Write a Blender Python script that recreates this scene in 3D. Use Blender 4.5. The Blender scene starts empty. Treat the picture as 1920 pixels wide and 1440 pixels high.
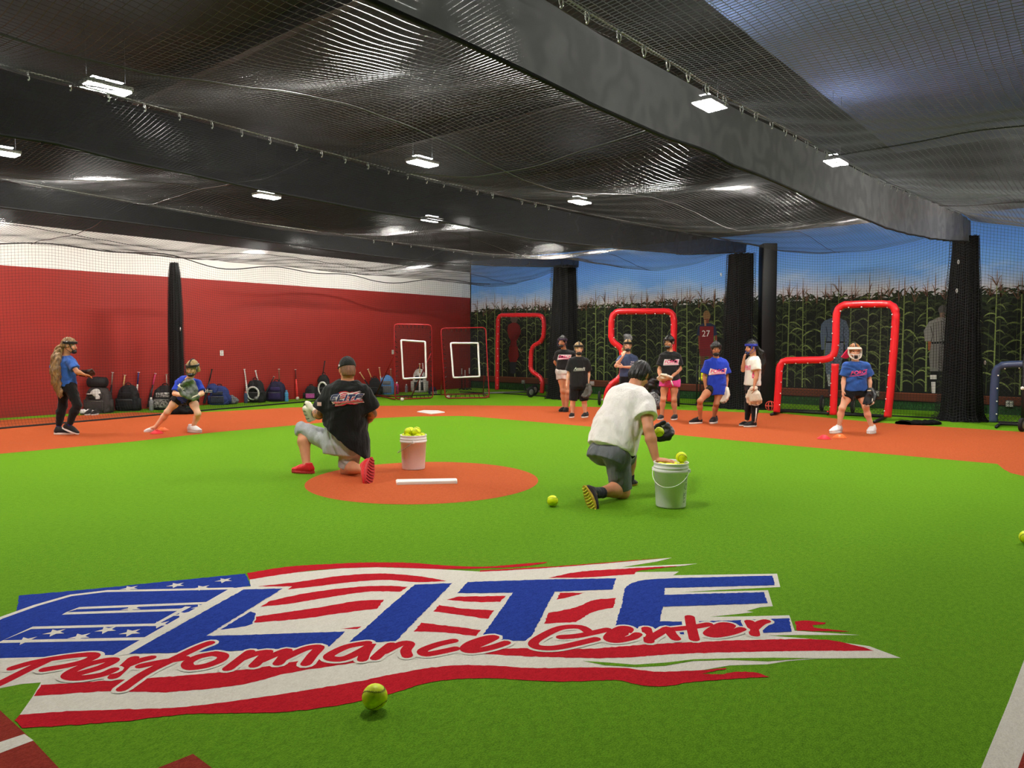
import bpy, bmesh, math, random
import numpy as np
from mathutils import Vector, Matrix, Quaternion
from mathutils.bvhtree import BVHTree
R = random.Random(7)
SC = bpy.context.scene
COL = SC.collection

# ---------------------------------------------------------------- camera
# room axes: x = distance from the red wall, -y = distance from the painted wall, z up
FPX, HZN, CAMH = 1400.0, 646.0, 1.38
PITCH = math.atan((720 - HZN) / FPX)
YAW = math.atan2(0.6415, 0.767)                 # camera looks this far left of +y
FWD = Vector((-math.sin(YAW), math.cos(YAW), 0)); RGT = Vector((math.cos(YAW), math.sin(YAW), 0))
CAM = Vector((16.32, -17.44, CAMH))
cd = bpy.data.cameras.new('camera'); co = bpy.data.objects.new('camera', cd); COL.objects.link(co)
cd.sensor_width = 36.0; cd.sensor_fit = 'HORIZONTAL'; cd.lens = 36.0 * FPX / 1920.0
cd.clip_end = 200
co.location = CAM; co.rotation_euler = (math.pi / 2 - PITCH, 0, YAW)
SC.camera = co
SC.view_settings.view_transform = 'Standard'; SC.view_settings.look = 'None'
SC.view_settings.gamma = 1.0; SC.view_settings.use_curve_mapping = False
SC.view_settings.exposure = 0.0
w = bpy.data.worlds.new('world'); SC.world = w; w.use_nodes = True
w.node_tree.nodes['Background'].inputs[0].default_value = (0.6, 0.65, 0.75, 1)
w.node_tree.nodes['Background'].inputs[1].default_value = 0.02
LAMP = 505.0                                    # radiance of the ceiling lamp lenses

# ---------------------------------------------------------------- placing
CP, SP = math.cos(PITCH), math.sin(PITCH)
def ray(px, py):
    """direction of a photo pixel, per metre of level distance along the camera heading"""
    u, v = (px - 960) / FPX, (720 - py) / FPX
    d = RGT * u + FWD * (CP + v * SP) + Vector((0, 0, 1)) * (v * CP - SP)
    return d / (CP + v * SP)
def G(px, py, z=0.0):
    d = ray(px, py); return CAM + d * ((z - CAMH) / d.z)
def D(px, py, depth):
    return CAM + ray(px, py) * depth
def depth_of(p): return (Vector(p) - CAM).dot(FWD)
def PX(px, py, x):
    d = ray(px, py); return CAM + d * ((x - CAM.x) / d.x)
def PY(px, py, y):
    d = ray(px, py); return CAM + d * ((y - CAM.y) / d.y)

# ---------------------------------------------------------------- materials
def srgb(r, g, b):
    f = lambda c: c / 12.92 if c <= 0.04045 else ((c + 0.055) / 1.055) ** 2.4
    return (f(r / 255), f(g / 255), f(b / 255), 1)
class NT:
    def __init__(s, name):
        s.m = bpy.data.materials.new(name); s.m.use_nodes = True; s.t = s.m.node_tree
        s.b = s.t.nodes['Principled BSDF']; s.out = s.t.nodes['Material Output']
    def n(s, typ, **kw):
        nd = s.t.nodes.new(typ)
        for k, v in kw.items():
            if k.startswith('i_'): nd.inputs[int(k[2:]) if k[2:].isdigit() else k[2:].replace('_', ' ')].default_value = v
            else: setattr(nd, k, v)
        return nd
    def l(s, a, b): s.t.links.new(a, b)
def mat(name, c, rough=0.6, metal=0.0, bdist=0.01, noise=0.0, nscale=20.0, bump=0.0, bscale=60.0, spec=0.4, c2=None, sheen=0.0, coat=0.0, stretch=None):
    k = NT(name); k.b.inputs['Roughness'].default_value = rough; k.b.inputs['Metallic'].default_value = metal
    k.b.inputs['Specular IOR Level'].default_value = spec
    k.b.inputs['Base Color'].default_value = c
    if sheen: k.b.inputs['Sheen Weight'].default_value = sheen
    if coat: k.b.inputs['Coat Weight'].default_value = coat
    tc = k.n('ShaderNodeTexCoord'); vec = tc.outputs['Object']
    if stretch:
        mp = k.n('ShaderNodeMapping'); mp.inputs['Scale'].default_value = stretch; k.l(vec, mp.inputs[0]); vec = mp.outputs[0]
    if noise or c2:
        nz = k.n('ShaderNodeTexNoise'); nz.inputs['Scale'].default_value = nscale; nz.inputs['Detail'].default_value = 4
        k.l(vec, nz.inputs['Vector'])
        mx = k.n('ShaderNodeMix', data_type='RGBA')
        if c2 is None: c2 = tuple(x * (1 - noise) for x in c[:3]) + (1,)
        rp = k.n('ShaderNodeMapRange'); rp.inputs[1].default_value = 0.35; rp.inputs[2].default_value = 0.65
        k.l(nz.outputs[0], rp.inputs[0]); k.l(rp.outputs[0], mx.inputs[0])
        mx.inputs[6].default_value = c; mx.inputs[7].default_value = c2
        k.l(mx.outputs[2], k.b.inputs['Base Color'])
    if bump:
        n2 = k.n('ShaderNodeTexNoise'); n2.inputs['Scale'].default_value = bscale; n2.inputs['Detail'].default_value = 3
        k.l(vec, n2.inputs['Vector'])
        bp = k.n('ShaderNodeBump'); bp.inputs['Strength'].default_value = bump; bp.inputs['Distance'].default_value = bdist
        k.l(n2.outputs[0], bp.inputs['Height']); k.l(bp.outputs[0], k.b.inputs['Normal'])
    return k.m
def vcol_mat(name, rough=0.6, spec=0.3, bump=0.0, bscale=60, sss=0.0):
    k = NT(name); k.b.inputs['Roughness'].default_value = rough; k.b.inputs['Specular IOR Level'].default_value = spec
    at = k.n('ShaderNodeAttribute', attribute_name='Col'); k.l(at.outputs[0], k.b.inputs['Base Color'])
    if bump:
        n2 = k.n('ShaderNodeTexNoise'); n2.inputs['Scale'].default_value = bscale
        tc = k.n('ShaderNodeTexCoord'); k.l(tc.outputs['Object'], n2.inputs['Vector'])
        bp = k.n('ShaderNodeBump'); bp.inputs['Strength'].default_value = bump; bp.inputs['Distance'].default_value = 0.01
        k.l(n2.outputs[0], bp.inputs['Height']); k.l(bp.outputs[0], k.b.inputs['Normal'])
    return k.m
def turf_mat(name, c, c2, scale=260.0, bump=0.9, big=0.12):
    """short artificial grass: fibre-scale speckle and tuft relief"""
    k = NT(name); k.b.inputs['Roughness'].default_value = 0.9; k.b.inputs['Specular IOR Level'].default_value = 0.08
    k.b.inputs['Sheen Weight'].default_value = .7; k.b.inputs['Sheen Roughness'].default_value = .45; k.b.inputs['Sheen Tint'].default_value = tuple(min(1, q * 2.2) for q in c[:3]) + (1,)      # pile catches the light at grazing angles
    geo = k.n('ShaderNodeNewGeometry'); mp = k.n('ShaderNodeMapping'); mp.inputs['Rotation'].default_value = (0, 0, 0.4)
    mp.inputs['Scale'].default_value = (1.0, 0.45, 1.0); k.l(geo.outputs['Position'], mp.inputs[0])
    a = k.n('ShaderNodeTexNoise'); a.inputs['Scale'].default_value = scale; a.inputs['Detail'].default_value = 3; a.inputs['Roughness'].default_value = 0.7
    b = k.n('ShaderNodeTexNoise'); b.inputs['Scale'].default_value = scale * 0.22; b.inputs['Detail'].default_value = 2
    g = k.n('ShaderNodeTexNoise'); g.inputs['Scale'].default_value = 0.9; g.inputs['Detail'].default_value = 2
    for x in (a, b): k.l(mp.outputs[0], x.inputs['Vector'])
    k.l(geo.outputs['Position'], g.inputs['Vector'])
    ad = k.n('ShaderNodeMath', operation='MULTIPLY_ADD'); k.l(b.outputs[0], ad.inputs[0]); ad.inputs[1].default_value = 0.35; k.l(a.outputs[0], ad.inputs[2])
    rp = k.n('ShaderNodeMapRange'); rp.inputs[1].default_value = 0.54; rp.inputs[2].default_value = 0.80; k.l(ad.outputs[0], rp.inputs[0])
    mx = k.n('ShaderNodeMix', data_type='RGBA'); k.l(rp.outputs[0], mx.inputs[0]); mx.inputs[6].default_value = c2; mx.inputs[7].default_value = c
    m2 = k.n('ShaderNodeMix', data_type='RGBA', blend_type='MULTIPLY'); m2.inputs[0].default_value = big
    k.l(mx.outputs[2], m2.inputs[6]); k.l(g.outputs[0], m2.inputs[7]); k.l(m2.outputs[2], k.b.inputs['Base Color'])
    bp = k.n('ShaderNodeBump'); bp.inputs['Strength'].default_value = bump; bp.inputs['Distance'].default_value = 0.006
    k.l(ad.outputs[0], bp.inputs['Height']); k.l(bp.outputs[0], k.b.inputs['Normal'])
    return k.m
def emit(name, c, s):
    k = NT(name); e = k.n('ShaderNodeEmission'); e.inputs[0].default_value = c; e.inputs[1].default_value = s
    k.l(e.outputs[0], k.out.inputs[0]); return k.m

# ---------------------------------------------------------------- objects
def link(name, me, m=None, parent=None, smooth=False):
    o = bpy.data.objects.new(name, me); COL.objects.link(o)
    if m is not None and not me.materials: me.materials.append(m)
    if parent is not None:
        o.parent = parent; o.matrix_parent_inverse = Matrix.Identity(4)
        o.matrix_basis = world_of(parent).inverted()   # mesh data is in world space
    if smooth: me.polygons.foreach_set('use_smooth', np.ones(len(me.polygons), bool))
    return o
def world_of(o):
    m = o.matrix_basis.copy()
    while o.parent is not None: o = o.parent; m = o.matrix_basis @ m
    return m
def tag(o, label=None, cat=None, group=None, kind=None):
    if label: o['label'] = label
    if cat: o['category'] = cat
    if group: o['group'] = group
    if kind: o['kind'] = kind
    return o
def thing(name, label, cat, loc=(0, 0, 0), rotz=0.0, group=None):
    o = bpy.data.objects.new(name, None); COL.objects.link(o); o.empty_display_size = 0.1
    o.location = loc; o.rotation_euler = (0, 0, rotz)
    o.matrix_basis = Matrix.Translation(loc) @ Matrix.Rotation(rotz, 4, 'Z')
    return tag(o, label, cat, group)
def copy_tree(o, parent=None):
    c = o.copy(); COL.objects.link(c)
    if parent is not None: c.parent = parent
    for ch in [x for x in o.children]: copy_tree(ch, c)
    return c
def pyd(name, v, f, smooth=False):
    me = bpy.data.meshes.new(name); me.from_pydata([tuple(x) for x in v], [], f)
    me.update()
    if smooth: me.polygons.foreach_set('use_smooth', np.ones(len(me.polygons), bool))
    return me
def np_mesh(name, v, quads, smooth=True):
    """fast mesh from an (n,3) array and an (m,4) or (m,3) index array"""
    v = np.ascontiguousarray(v, np.float32); q = np.ascontiguousarray(quads, np.int32)
    me = bpy.data.meshes.new(name); k = q.shape[1]
    me.vertices.add(len(v)); me.vertices.foreach_set('co', v.ravel())
    me.loops.add(q.size); me.loops.foreach_set('vertex_index', q.ravel())
    me.polygons.add(len(q)); me.polygons.foreach_set('loop_start', np.arange(0, q.size, k, dtype=np.int32))
    try: me.polygons.foreach_set('loop_total', np.full(len(q), k, np.int32))
    except Exception: pass
    me.polygons.foreach_set('use_smooth', np.full(len(q), smooth, bool))
    me.update(calc_edges=True); return me
class MB:
    """collects boxes, tubes and lathes into ONE mesh"""
    def __init__(s): s.v = []; s.f = []; s.sm = []
    def add(s, v, f, sm=False):
        k = len(s.v); s.v += [tuple(x) for x in v]; s.f += [tuple(i + k for i in q) for q in f]; s.sm += [sm] * len(f); return s
    def box(s, c, size, M=None, bev=0.0):
        hx, hy, hz = [x / 2 for x in size]; M = M or Matrix.Identity(3)
        c = Vector(c)
        if bev <= 0:
            vs = [c + M @ Vector((x * hx, y * hy, z * hz)) for z in (-1, 1) for y in (-1, 1) for x in (-1, 1)]
            return s.add(vs, [(0, 2, 3, 1), (4, 5, 7, 6), (0, 1, 5, 4), (2, 6, 7, 3), (0, 4, 6, 2), (1, 3, 7, 5)])
        bm = bmesh.new(); bmesh.ops.create_cube(bm, size=1.0)
        for v in bm.verts: v.co = Vector((v.co.x * size[0], v.co.y * size[1], v.co.z * size[2]))
        bmesh.ops.bevel(bm, geom=bm.edges[:], offset=bev, segments=2, affect='EDGES', profile=0.5)
        bm.verts.index_update()
        s.add([c + M @ v.co for v in bm.verts], [[v.index for v in f.verts] for f in bm.faces], True); bm.free(); return s
    def tube(s, pts, r, n=8, closed=False, cap=True):
        pts = [Vector(p) for p in pts]; L = len(pts); rr = r if isinstance(r, (list, tuple)) else [r] * L
        vs = []; up = None
        for i, p in enumerate(pts):
            a = pts[i - 1] if (i > 0 or closed) else p; b = pts[(i + 1) % L] if (i < L - 1 or closed) else p
            t = (b - a).normalized() if (b - a).length > 1e-9 else Vector((0, 0, 1))
            if up is None: up = t.orthogonal().normalized()
            up = (up - t * up.dot(t)); up = up.normalized() if up.length > 1e-6 else t.orthogonal().normalized()
            sd = t.cross(up)
            for k in range(n):
                an = 2 * math.pi * k / n; vs.append(p + (up * math.cos(an) + sd * math.sin(an)) * rr[i])
        fs = []
        for i in range(L if closed else L - 1):
            j = (i + 1) % L
            for k in range(n): fs.append((i * n + k, i * n + (k + 1) % n, j * n + (k + 1) % n, j * n + k))
        if not closed and cap: fs.append(tuple(range(n))[::-1]); fs.append(tuple((L - 1) * n + k for k in range(n)))
        return s.add(vs, fs, True)
    def lathe(s, prof, c=(0, 0, 0), n=24, M=None):
        M = M or Matrix.Identity(3); c = Vector(c); vs = []; fs = []; L = len(prof)
        for r, z in prof:
            for k in range(n):
                a = 2 * math.pi * k / n; vs.append(c + M @ Vector((r * math.cos(a), r * math.sin(a), z)))
        for i in range(L - 1):
            for k in range(n): fs.append((i * n + k, i * n + (k + 1) % n, (i + 1) * n + (k + 1) % n, (i + 1) * n + k))
        if prof[0][0] > 1e-6: fs.append(tuple(range(n))[::-1])
        if prof[-1][0] > 1e-6: fs.append(tuple((L - 1) * n + k for k in range(n)))
        return s.add(vs, fs, True)
    def ball(s, c, r, n=12, M=None):
        r = r if isinstance(r, (list, tuple)) else (r, r, r); M = M or Matrix.Identity(3); c = Vector(c)
        vs = []; fs = []; m = max(4, n // 2)
        for i in range(m + 1):
            th = math.pi * i / m
            for k in range(n):
                a = 2 * math.pi * k / n
                vs.append(c + M @ Vector((r[0] * math.sin(th) * math.cos(a), r[1] * math.sin(th) * math.sin(a), r[2] * math.cos(th))))
        for i in range(m):
            for k in range(n): fs.append((i * n + k, (i + 1) * n + k, (i + 1) * n + (k + 1) % n, i * n + (k + 1) % n))
        return s.add(vs, fs, True)
    def mesh(s, name):
        me = bpy.data.meshes.new(name); me.from_pydata(s.v, [], s.f); me.update()
        me.polygons.foreach_set('use_smooth', np.array(s.sm, bool)); return me
    def build(s, name, m, parent=None):
        return link(name, s.mesh(name), m, parent)
def rot_to(z, x=None):
    """3x3 matrix whose z column is z (x column close to x)"""
    z = Vector(z).normalized(); x = Vector(x) if x is not None else z.orthogonal()
    x = (x - z * x.dot(z)); x = x.normalized() if x.length > 1e-6 else z.orthogonal().normalized()
    y = z.cross(x); return Matrix((x, y, z)).transposed()
def smooth_path(pts, n=6, closed=False):
    pts = [Vector(p) for p in pts]; L = len(pts); out = []
    for i in range(L if closed else L - 1):
        g = lambda k: pts[k % L] if closed else pts[max(0, min(L - 1, k))]
        p0, p1, p2, p3 = g(i - 1), g(i), g(i + 1), g(i + 2)
        for j in range(n):
            t = j / n
            out.append(0.5 * ((2 * p1) + (p2 - p0) * t + (2 * p0 - 5 * p1 + 4 * p2 - p3) * t * t + (3 * p1 - p0 - 3 * p2 + p3) * t ** 3))
    if not closed: out.append(pts[-1])
    return out
def fill(polys, z=0.0):
    """flat faces from 2-D outlines (even-odd holes), via a filled curve"""
    cu = bpy.data.curves.new('outline', 'CURVE'); cu.dimensions = '2D'; cu.fill_mode = 'BOTH'
    for p in polys:
        sp = cu.splines.new('POLY'); sp.points.add(len(p) - 1); sp.use_cyclic_u = True
        for i, q in enumerate(p): sp.points[i].co = (q[0], q[1], 0, 1)
    o = bpy.data.objects.new('outline', cu); me = bpy.data.meshes.new_from_object(o)
    v = [(x.co.x, x.co.y, z) for x in me.vertices]; f = [tuple(p.vertices) for p in me.polygons]
    bpy.data.objects.remove(o); bpy.data.curves.remove(cu); bpy.data.meshes.remove(me)
    return v, f
def text_faces(s, size=1.0, shear=0.0, offset=0.0, spacing=1.0, bold=0.0):
    cu = bpy.data.curves.new('lettering', 'FONT'); cu.body = s; cu.size = size; cu.shear = shear
    cu.offset = offset; cu.align_x = 'CENTER'; cu.align_y = 'CENTER'; cu.space_character = spacing; cu.resolution_u = 3
    o = bpy.data.objects.new('lettering', cu); me = bpy.data.meshes.new_from_object(o)
    v = [(x.co.x, x.co.y, 0) for x in me.vertices]; f = [tuple(p.vertices) for p in me.polygons]
    bpy.data.objects.remove(o); bpy.data.curves.remove(cu); bpy.data.meshes.remove(me)
    return v, f
def perp_noise(P, seed=0, f=1.0):
    """cheap smooth noise for numpy points, about -1..1"""
    r = np.random.RandomState(seed); out = np.zeros(len(P))
    for k in range(6):
        d = r.normal(size=3); d /= np.linalg.norm(d); ph = r.uniform(0, 6.28); ff = f * r.uniform(0.6, 1.7)
        out += np.sin(P @ d * ff * 6.28 + ph + 1.5 * np.sin(P @ np.roll(d, 1) * ff * 3.1))
    return out / 3.0
# ---------------------------------------------------------------- palette
M = {}
M['turf'] = turf_mat('green_turf', srgb(114, 165, 33), srgb(60, 108, 13), 220)
M['clay'] = turf_mat('orange_turf', srgb(206, 98, 56), srgb(168, 72, 40), 220, 0.7)
M['maroon'] = turf_mat('maroon_turf', srgb(160, 60, 46), srgb(118, 36, 28), 220)
M['lred'] = turf_mat('red_turf', srgb(206, 30, 44), srgb(170, 16, 30), 220, 0.7)
M['lwhite'] = turf_mat('white_turf', srgb(240, 235, 220), srgb(220, 213, 196), 220, 0.7)
M['lblue'] = turf_mat('blue_turf', srgb(38, 66, 158), srgb(22, 40, 110), 220, 0.7)
M['redwall'] = mat('red_paint', srgb(160, 42, 33), 0.55, noise=0.06, nscale=2.0, bump=0.05, bscale=90)
M['whitewall'] = mat('white_paint', srgb(244, 240, 236), 0.7, noise=0.04, nscale=3.0)
M['darkwall'] = mat('black_paint', srgb(30, 29, 30), 0.8, noise=0.2, nscale=4)
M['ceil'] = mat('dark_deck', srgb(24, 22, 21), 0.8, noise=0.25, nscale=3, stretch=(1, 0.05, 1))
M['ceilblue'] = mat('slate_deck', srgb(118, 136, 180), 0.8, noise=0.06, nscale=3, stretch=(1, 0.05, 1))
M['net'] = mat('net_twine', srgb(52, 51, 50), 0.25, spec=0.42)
M['net_lit'] = mat('lit_net_twine', srgb(104, 106, 108), 0.3, spec=0.5)  # same twine paled, the sheen of lamp light put into its colour
M['netdark'] = mat('black_net_twine', srgb(20, 20, 21), 0.7)
M['cable'] = mat('galvanised_cable', srgb(150, 150, 140), 0.35, 0.8)
M['clip'] = mat('bright_steel', srgb(225, 225, 220), 0.25, 0.7)
M['black'] = mat('black_plastic', srgb(24, 24, 26), 0.45)
M['blackfab'] = mat('black_nylon', srgb(30, 30, 33), 0.75, bump=0.25, bscale=120, noise=0.3, nscale=12)
M['white'] = mat('white_plastic', srgb(235, 233, 226), 0.4)
M['rubber'] = mat('black_rubber', srgb(25, 25, 25), 0.8)
M['greymetal'] = mat('grey_metal', srgb(140, 140, 138), 0.4, 0.6)
M['added_uplight'] = emit('added_deck_glow', (.92, .96, 1.0, 1), LAMP * .16)  # glow added above the lamps to brighten the ceiling deck
M['lens'] = emit('lamp_lens', (1.0, 0.955, 0.89, 1), LAMP)
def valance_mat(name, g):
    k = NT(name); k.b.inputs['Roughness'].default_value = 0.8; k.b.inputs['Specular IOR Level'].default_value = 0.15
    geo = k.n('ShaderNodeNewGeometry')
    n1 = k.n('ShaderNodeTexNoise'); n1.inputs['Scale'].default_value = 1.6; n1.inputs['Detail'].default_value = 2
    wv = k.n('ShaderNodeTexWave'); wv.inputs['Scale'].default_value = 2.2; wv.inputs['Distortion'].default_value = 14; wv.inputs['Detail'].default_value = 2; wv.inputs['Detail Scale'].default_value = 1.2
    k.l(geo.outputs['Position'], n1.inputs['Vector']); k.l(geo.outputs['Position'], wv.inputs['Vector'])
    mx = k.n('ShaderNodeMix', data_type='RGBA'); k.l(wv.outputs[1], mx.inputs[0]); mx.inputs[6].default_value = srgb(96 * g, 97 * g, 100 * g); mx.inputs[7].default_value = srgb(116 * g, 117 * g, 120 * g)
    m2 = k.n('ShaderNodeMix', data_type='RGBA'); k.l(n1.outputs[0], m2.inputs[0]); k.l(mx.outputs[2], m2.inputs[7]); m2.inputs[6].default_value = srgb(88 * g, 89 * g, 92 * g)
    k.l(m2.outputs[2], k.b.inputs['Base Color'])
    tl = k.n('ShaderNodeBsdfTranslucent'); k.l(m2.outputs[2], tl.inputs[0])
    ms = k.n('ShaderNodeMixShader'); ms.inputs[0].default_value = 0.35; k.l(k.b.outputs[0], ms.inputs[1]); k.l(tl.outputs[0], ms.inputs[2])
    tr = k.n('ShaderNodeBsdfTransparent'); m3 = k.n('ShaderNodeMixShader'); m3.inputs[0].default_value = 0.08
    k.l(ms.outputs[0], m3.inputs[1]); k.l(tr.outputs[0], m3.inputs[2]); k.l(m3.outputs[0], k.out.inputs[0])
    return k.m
M['valance'] = valance_mat('valance_cloth', .94); M['valance_shaded'] = valance_mat('shaded_valance_cloth', .36)  # one cloth twice; the second is darkened to imitate weaker light

# ---------------------------------------------------------------- floor and its inlaid turf colours
XR, YN, ZC = 27.0, -31.0, 5.4
def flat(name, polys, z, m, parent=None):
    """thin inlay with real thickness from world outlines"""
    v, f = fill([[(p[0], p[1]) for p in q] for q in polys])
    n = len(v); V = [(x, y, z) for x, y, _ in v]
    return link(name, pyd(name, V, f), m, parent)
FL = MB().add([(0, YN, 0), (XR, YN, 0), (XR, 0, 0), (0, 0, 0)], [(0, 1, 2, 3)]).build('floor', M['turf'])
tag(FL, 'green artificial turf floor of the indoor training field', kind='structure')
def gp(pts): return [G(x, y) for x, y in pts]
CLAY = [(-400, 895), (0, 851), (240, 829), (400, 811), (557, 797), (620, 791), (708, 784), (780, 781), (862, 780), (888, 781), (1106, 800), (1420, 830), (1700, 855), (1870, 870), (1882, 880), (1895, 887), (1920, 893), (2500, 990),
        (2900, 880), (1920, 810), (1640, 792), (1475, 776), (1232, 767), (1110, 763), (980, 761), (860, 760), (708, 761), (547, 764), (480, 768), (400, 772), (330, 775), (250, 773), (0, 788), (-400, 815)]
flat('clay_path', [gp(CLAY)], 0.0015, M['clay'], FL)
PC = (G(594, 908) + G(1000, 908)) / 2
PC = G(794, 900); PR = (G(1009, 900) - G(579, 900)).length / 2
flat('pitching_circle', [[(PC.x + PR * math.cos(a * math.tau / 72), PC.y + PR * math.sin(a * math.tau / 72)) for a in range(72)]], 0.0015, M['clay'], FL)
flat('batting_circle', [gp([(-300, 1250), (0, 1332), (42, 1371), (65, 1392), (110, 1440), (180, 1560), (-300, 1560)])], 0.0012, M['maroon'], FL)
flat('chalk_line', [gp([(-120, 1432), (0, 1392), (46, 1377), (63, 1389), (0, 1413), (-120, 1456)])], 0.0016, M['lwhite'], FL)
flat('batting_corner', [gp([(362, 1414), (397, 1440), (470, 1500), (150, 1510), (297, 1440)])], 0.0012, M['maroon'], FL)
flat('foul_line', [gp([(2075, 850), (1990, 1060), (1920, 1238), (1891, 1316), (1840, 1440), (1800, 1540), (1880, 1540), (1909, 1440), (1920, 1409), (2010, 1200), (2092, 850)])], 0.0016, M['lwhite'], FL)
flat('running_lane', [gp([(2010, 1200), (1920, 1409), (1909, 1440), (1880, 1540), (2300, 1540), (2300, 1200)])], 0.0012, M['maroon'], FL)
# white home plate and pitching rubber
def slab(name, pts, h, m, label, cat):
    b = MB(); n = len(pts); c = sum((Vector(p) for p in pts), Vector()) / n
    lo = [Vector((p[0], p[1], 0.002)) for p in pts]; hi = [Vector((p[0], p[1], h * 0.7)) for p in pts]
    tp = [Vector((c.x + (p[0] - c.x) * 0.96, c.y + (p[1] - c.y) * 0.96, h)) for p in pts]
    b.add(lo + hi + tp, [tuple(range(2 * n, 3 * n))] + [(i, (i + 1) % n, n + (i + 1) % n, n + i) for i in range(n)] + [(n + i, n + (i + 1) % n, 2 * n + (i + 1) % n, 2 * n + i) for i in range(n)])
    return tag(b.build(name, m), label, cat)
slab('home_plate', gp([(782, 773), (794, 770.5), (822, 771), (834, 774), (808, 777)]), 0.02, M['white'], 'white home plate set in the orange path beyond the pitching circle', 'base')
slab('pitching_rubber', gp([(744, 909.5), (742, 904), (857, 902), (857.5, 907)]), 0.03, M['white'], 'white pitching rubber bar across the orange circle', 'base')

# ---------------------------------------------------------------- turf logo
BASE = [(37, 1341), (61, 1307), (77, 1280), (40, 1283), (0, 1291), (-60, 1304), (-75, 1240), (-75, 1205), (-45, 1180), (0, 1158), (67, 1134), (133, 1115), (200, 1107), (433, 1102), (470, 1100), (468, 1087), (540, 1075), (640, 1066), (707, 1064), (813, 1067), (900, 1072), (1000, 1067), (1133, 1057), (1260, 1046), (1233, 1053), (1165, 1064), (1308, 1057), (1283, 1061), (1200, 1069), (1192, 1073), (1273, 1072), (1262, 1079), (1457, 1076), (1463, 1101), (1340, 1107), (1275, 1111), (1440, 1107), (1449, 1137), (1425, 1139), (1400, 1146), (1413, 1148), (1390, 1151), (1330, 1157), (1400, 1156), (1480, 1154), (1490, 1183), (1612, 1191), (1495, 1191), (1440, 1192), (1543, 1200), (1630, 1212), (1689, 1234), (1537, 1235), (1476, 1240), (1439, 1246), (1369, 1248), (1317, 1257), (1233, 1261), (1167, 1254), (1087, 1253), (1000, 1254), (900, 1249), (840, 1250), (773, 1259), (673, 1279), (573, 1296), (440, 1316), (333, 1328), (267, 1331), (133, 1335)]
STRIPES = [
    [(41, 1366), (233, 1353), (333, 1341), (440, 1338), (540, 1335), (640, 1322), (727, 1303), (807, 1280), (873, 1273), (940, 1273), (1023, 1278), (1080, 1278), (1160, 1276), (1200, 1285), (1250, 1287), (1300, 1279), (1400, 1272), (1443, 1270), (1420, 1262), (1383, 1260), (1350, 1265), (1310, 1264), (1363, 1255), (1360, 1253), (1317, 1257), (1233, 1260), (1167, 1253), (1087, 1252), (1000, 1253), (900, 1248), (840, 1249), (773, 1258), (673, 1278), (573, 1295), (440, 1315), (333, 1327), (267, 1330), (133, 1334), (37, 1341), (27, 1352)],
    [(63, 1306), (200, 1297), (320, 1298), (450, 1285), (540, 1263), (640, 1247), (690, 1240), (690, 1226), (560, 1240), (467, 1255), (333, 1268), (200, 1277), (77, 1285)],
    [(907, 1227), (1033, 1233), (1167, 1234), (1267, 1227), (1400, 1223), (1540, 1221), (1639, 1221), (1619, 1214), (1546, 1200), (1425, 1200), (1312, 1204), (1200, 1210), (1100, 1217), (943, 1217)],
    [(463, 1075), (540, 1063), (640, 1057), (707, 1055), (773, 1056), (840, 1061), (907, 1063), (973, 1058), (1027, 1054), (1020, 1057), (973, 1063), (907, 1066), (870, 1067), (813, 1067), (707, 1064), (607, 1068), (540, 1076), (468, 1087)],
    [(483, 1100), (563, 1091), (640, 1080), (707, 1076), (757, 1078), (800, 1083), (837, 1090), (780, 1092), (723, 1088), (657, 1092), (600, 1099), (540, 1106), (548, 1100)],
    [(488, 1138), (507, 1127), (573, 1113), (657, 1102), (723, 1099), (765, 1101), (750, 1110), (690, 1110), (607, 1122), (540, 1133)],
    [(480, 1157), (477, 1168), (573, 1160), (640, 1150), (707, 1142), (720, 1125), (673, 1127), (607, 1138), (540, 1148)],
    [(637, 1180), (678, 1175), (670, 1180)],
    [(837, 1125), (860, 1119), (948, 1118), (938, 1129), (883, 1129)], [(812, 1147), (823, 1135), (873, 1142), (927, 1145), (915, 1161), (857, 1153)],
    [(775, 1185), (790, 1168), (847, 1175), (902, 1182), (893, 1193), (823, 1186)],
    [(1043, 1125), (1050, 1112), (1097, 1112), (1067, 1120)], [(1020, 1170), (1028, 1150), (1077, 1140), (1117, 1125), (1155, 1122), (1150, 1140), (1113, 1148), (1080, 1167)],
    [(1028, 1084), (1083, 1073), (1167, 1067), (1283, 1061), (1200, 1070), (1192, 1073), (1190, 1077), (1100, 1083)],
    [(900, 1070), (1067, 1060.5), (1260, 1045), (1133, 1057), (1000, 1067), (900, 1072.5)],
    [(1490, 1166), (1509, 1164), (1549, 1168), (1546, 1171), (1523, 1173), (1526, 1177), (1594, 1185), (1495, 1183)]]
CANTON = [[(36, 1117), (150, 1107), (300, 1092), (460, 1076), (470, 1099), (433, 1104), (210, 1231), (0, 1238), (-65, 1238), (-65, 1205), (-40, 1182), (0, 1161), (28, 1151), (33, 1138)], [(413, 1181), (470, 1147), (479, 1150), (474, 1170), (460, 1175)]]
DIAG = [(433, 1103), (455, 1103), (240, 1228), (208, 1232)]
ELINES = [[(-70, 1205), (-45, 1182), (0, 1160), (67, 1136), (133, 1117), (200, 1109), (300, 1107), (433, 1104)], [(397, 1131), (147, 1141), (120, 1151), (335, 1144), (353, 1138), (290, 1172), (60, 1178), (0, 1204), (283, 1198)], [(-70, 1242), (0, 1238), (210, 1232)], [(-10, 1206), (-40, 1206)]]
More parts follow.
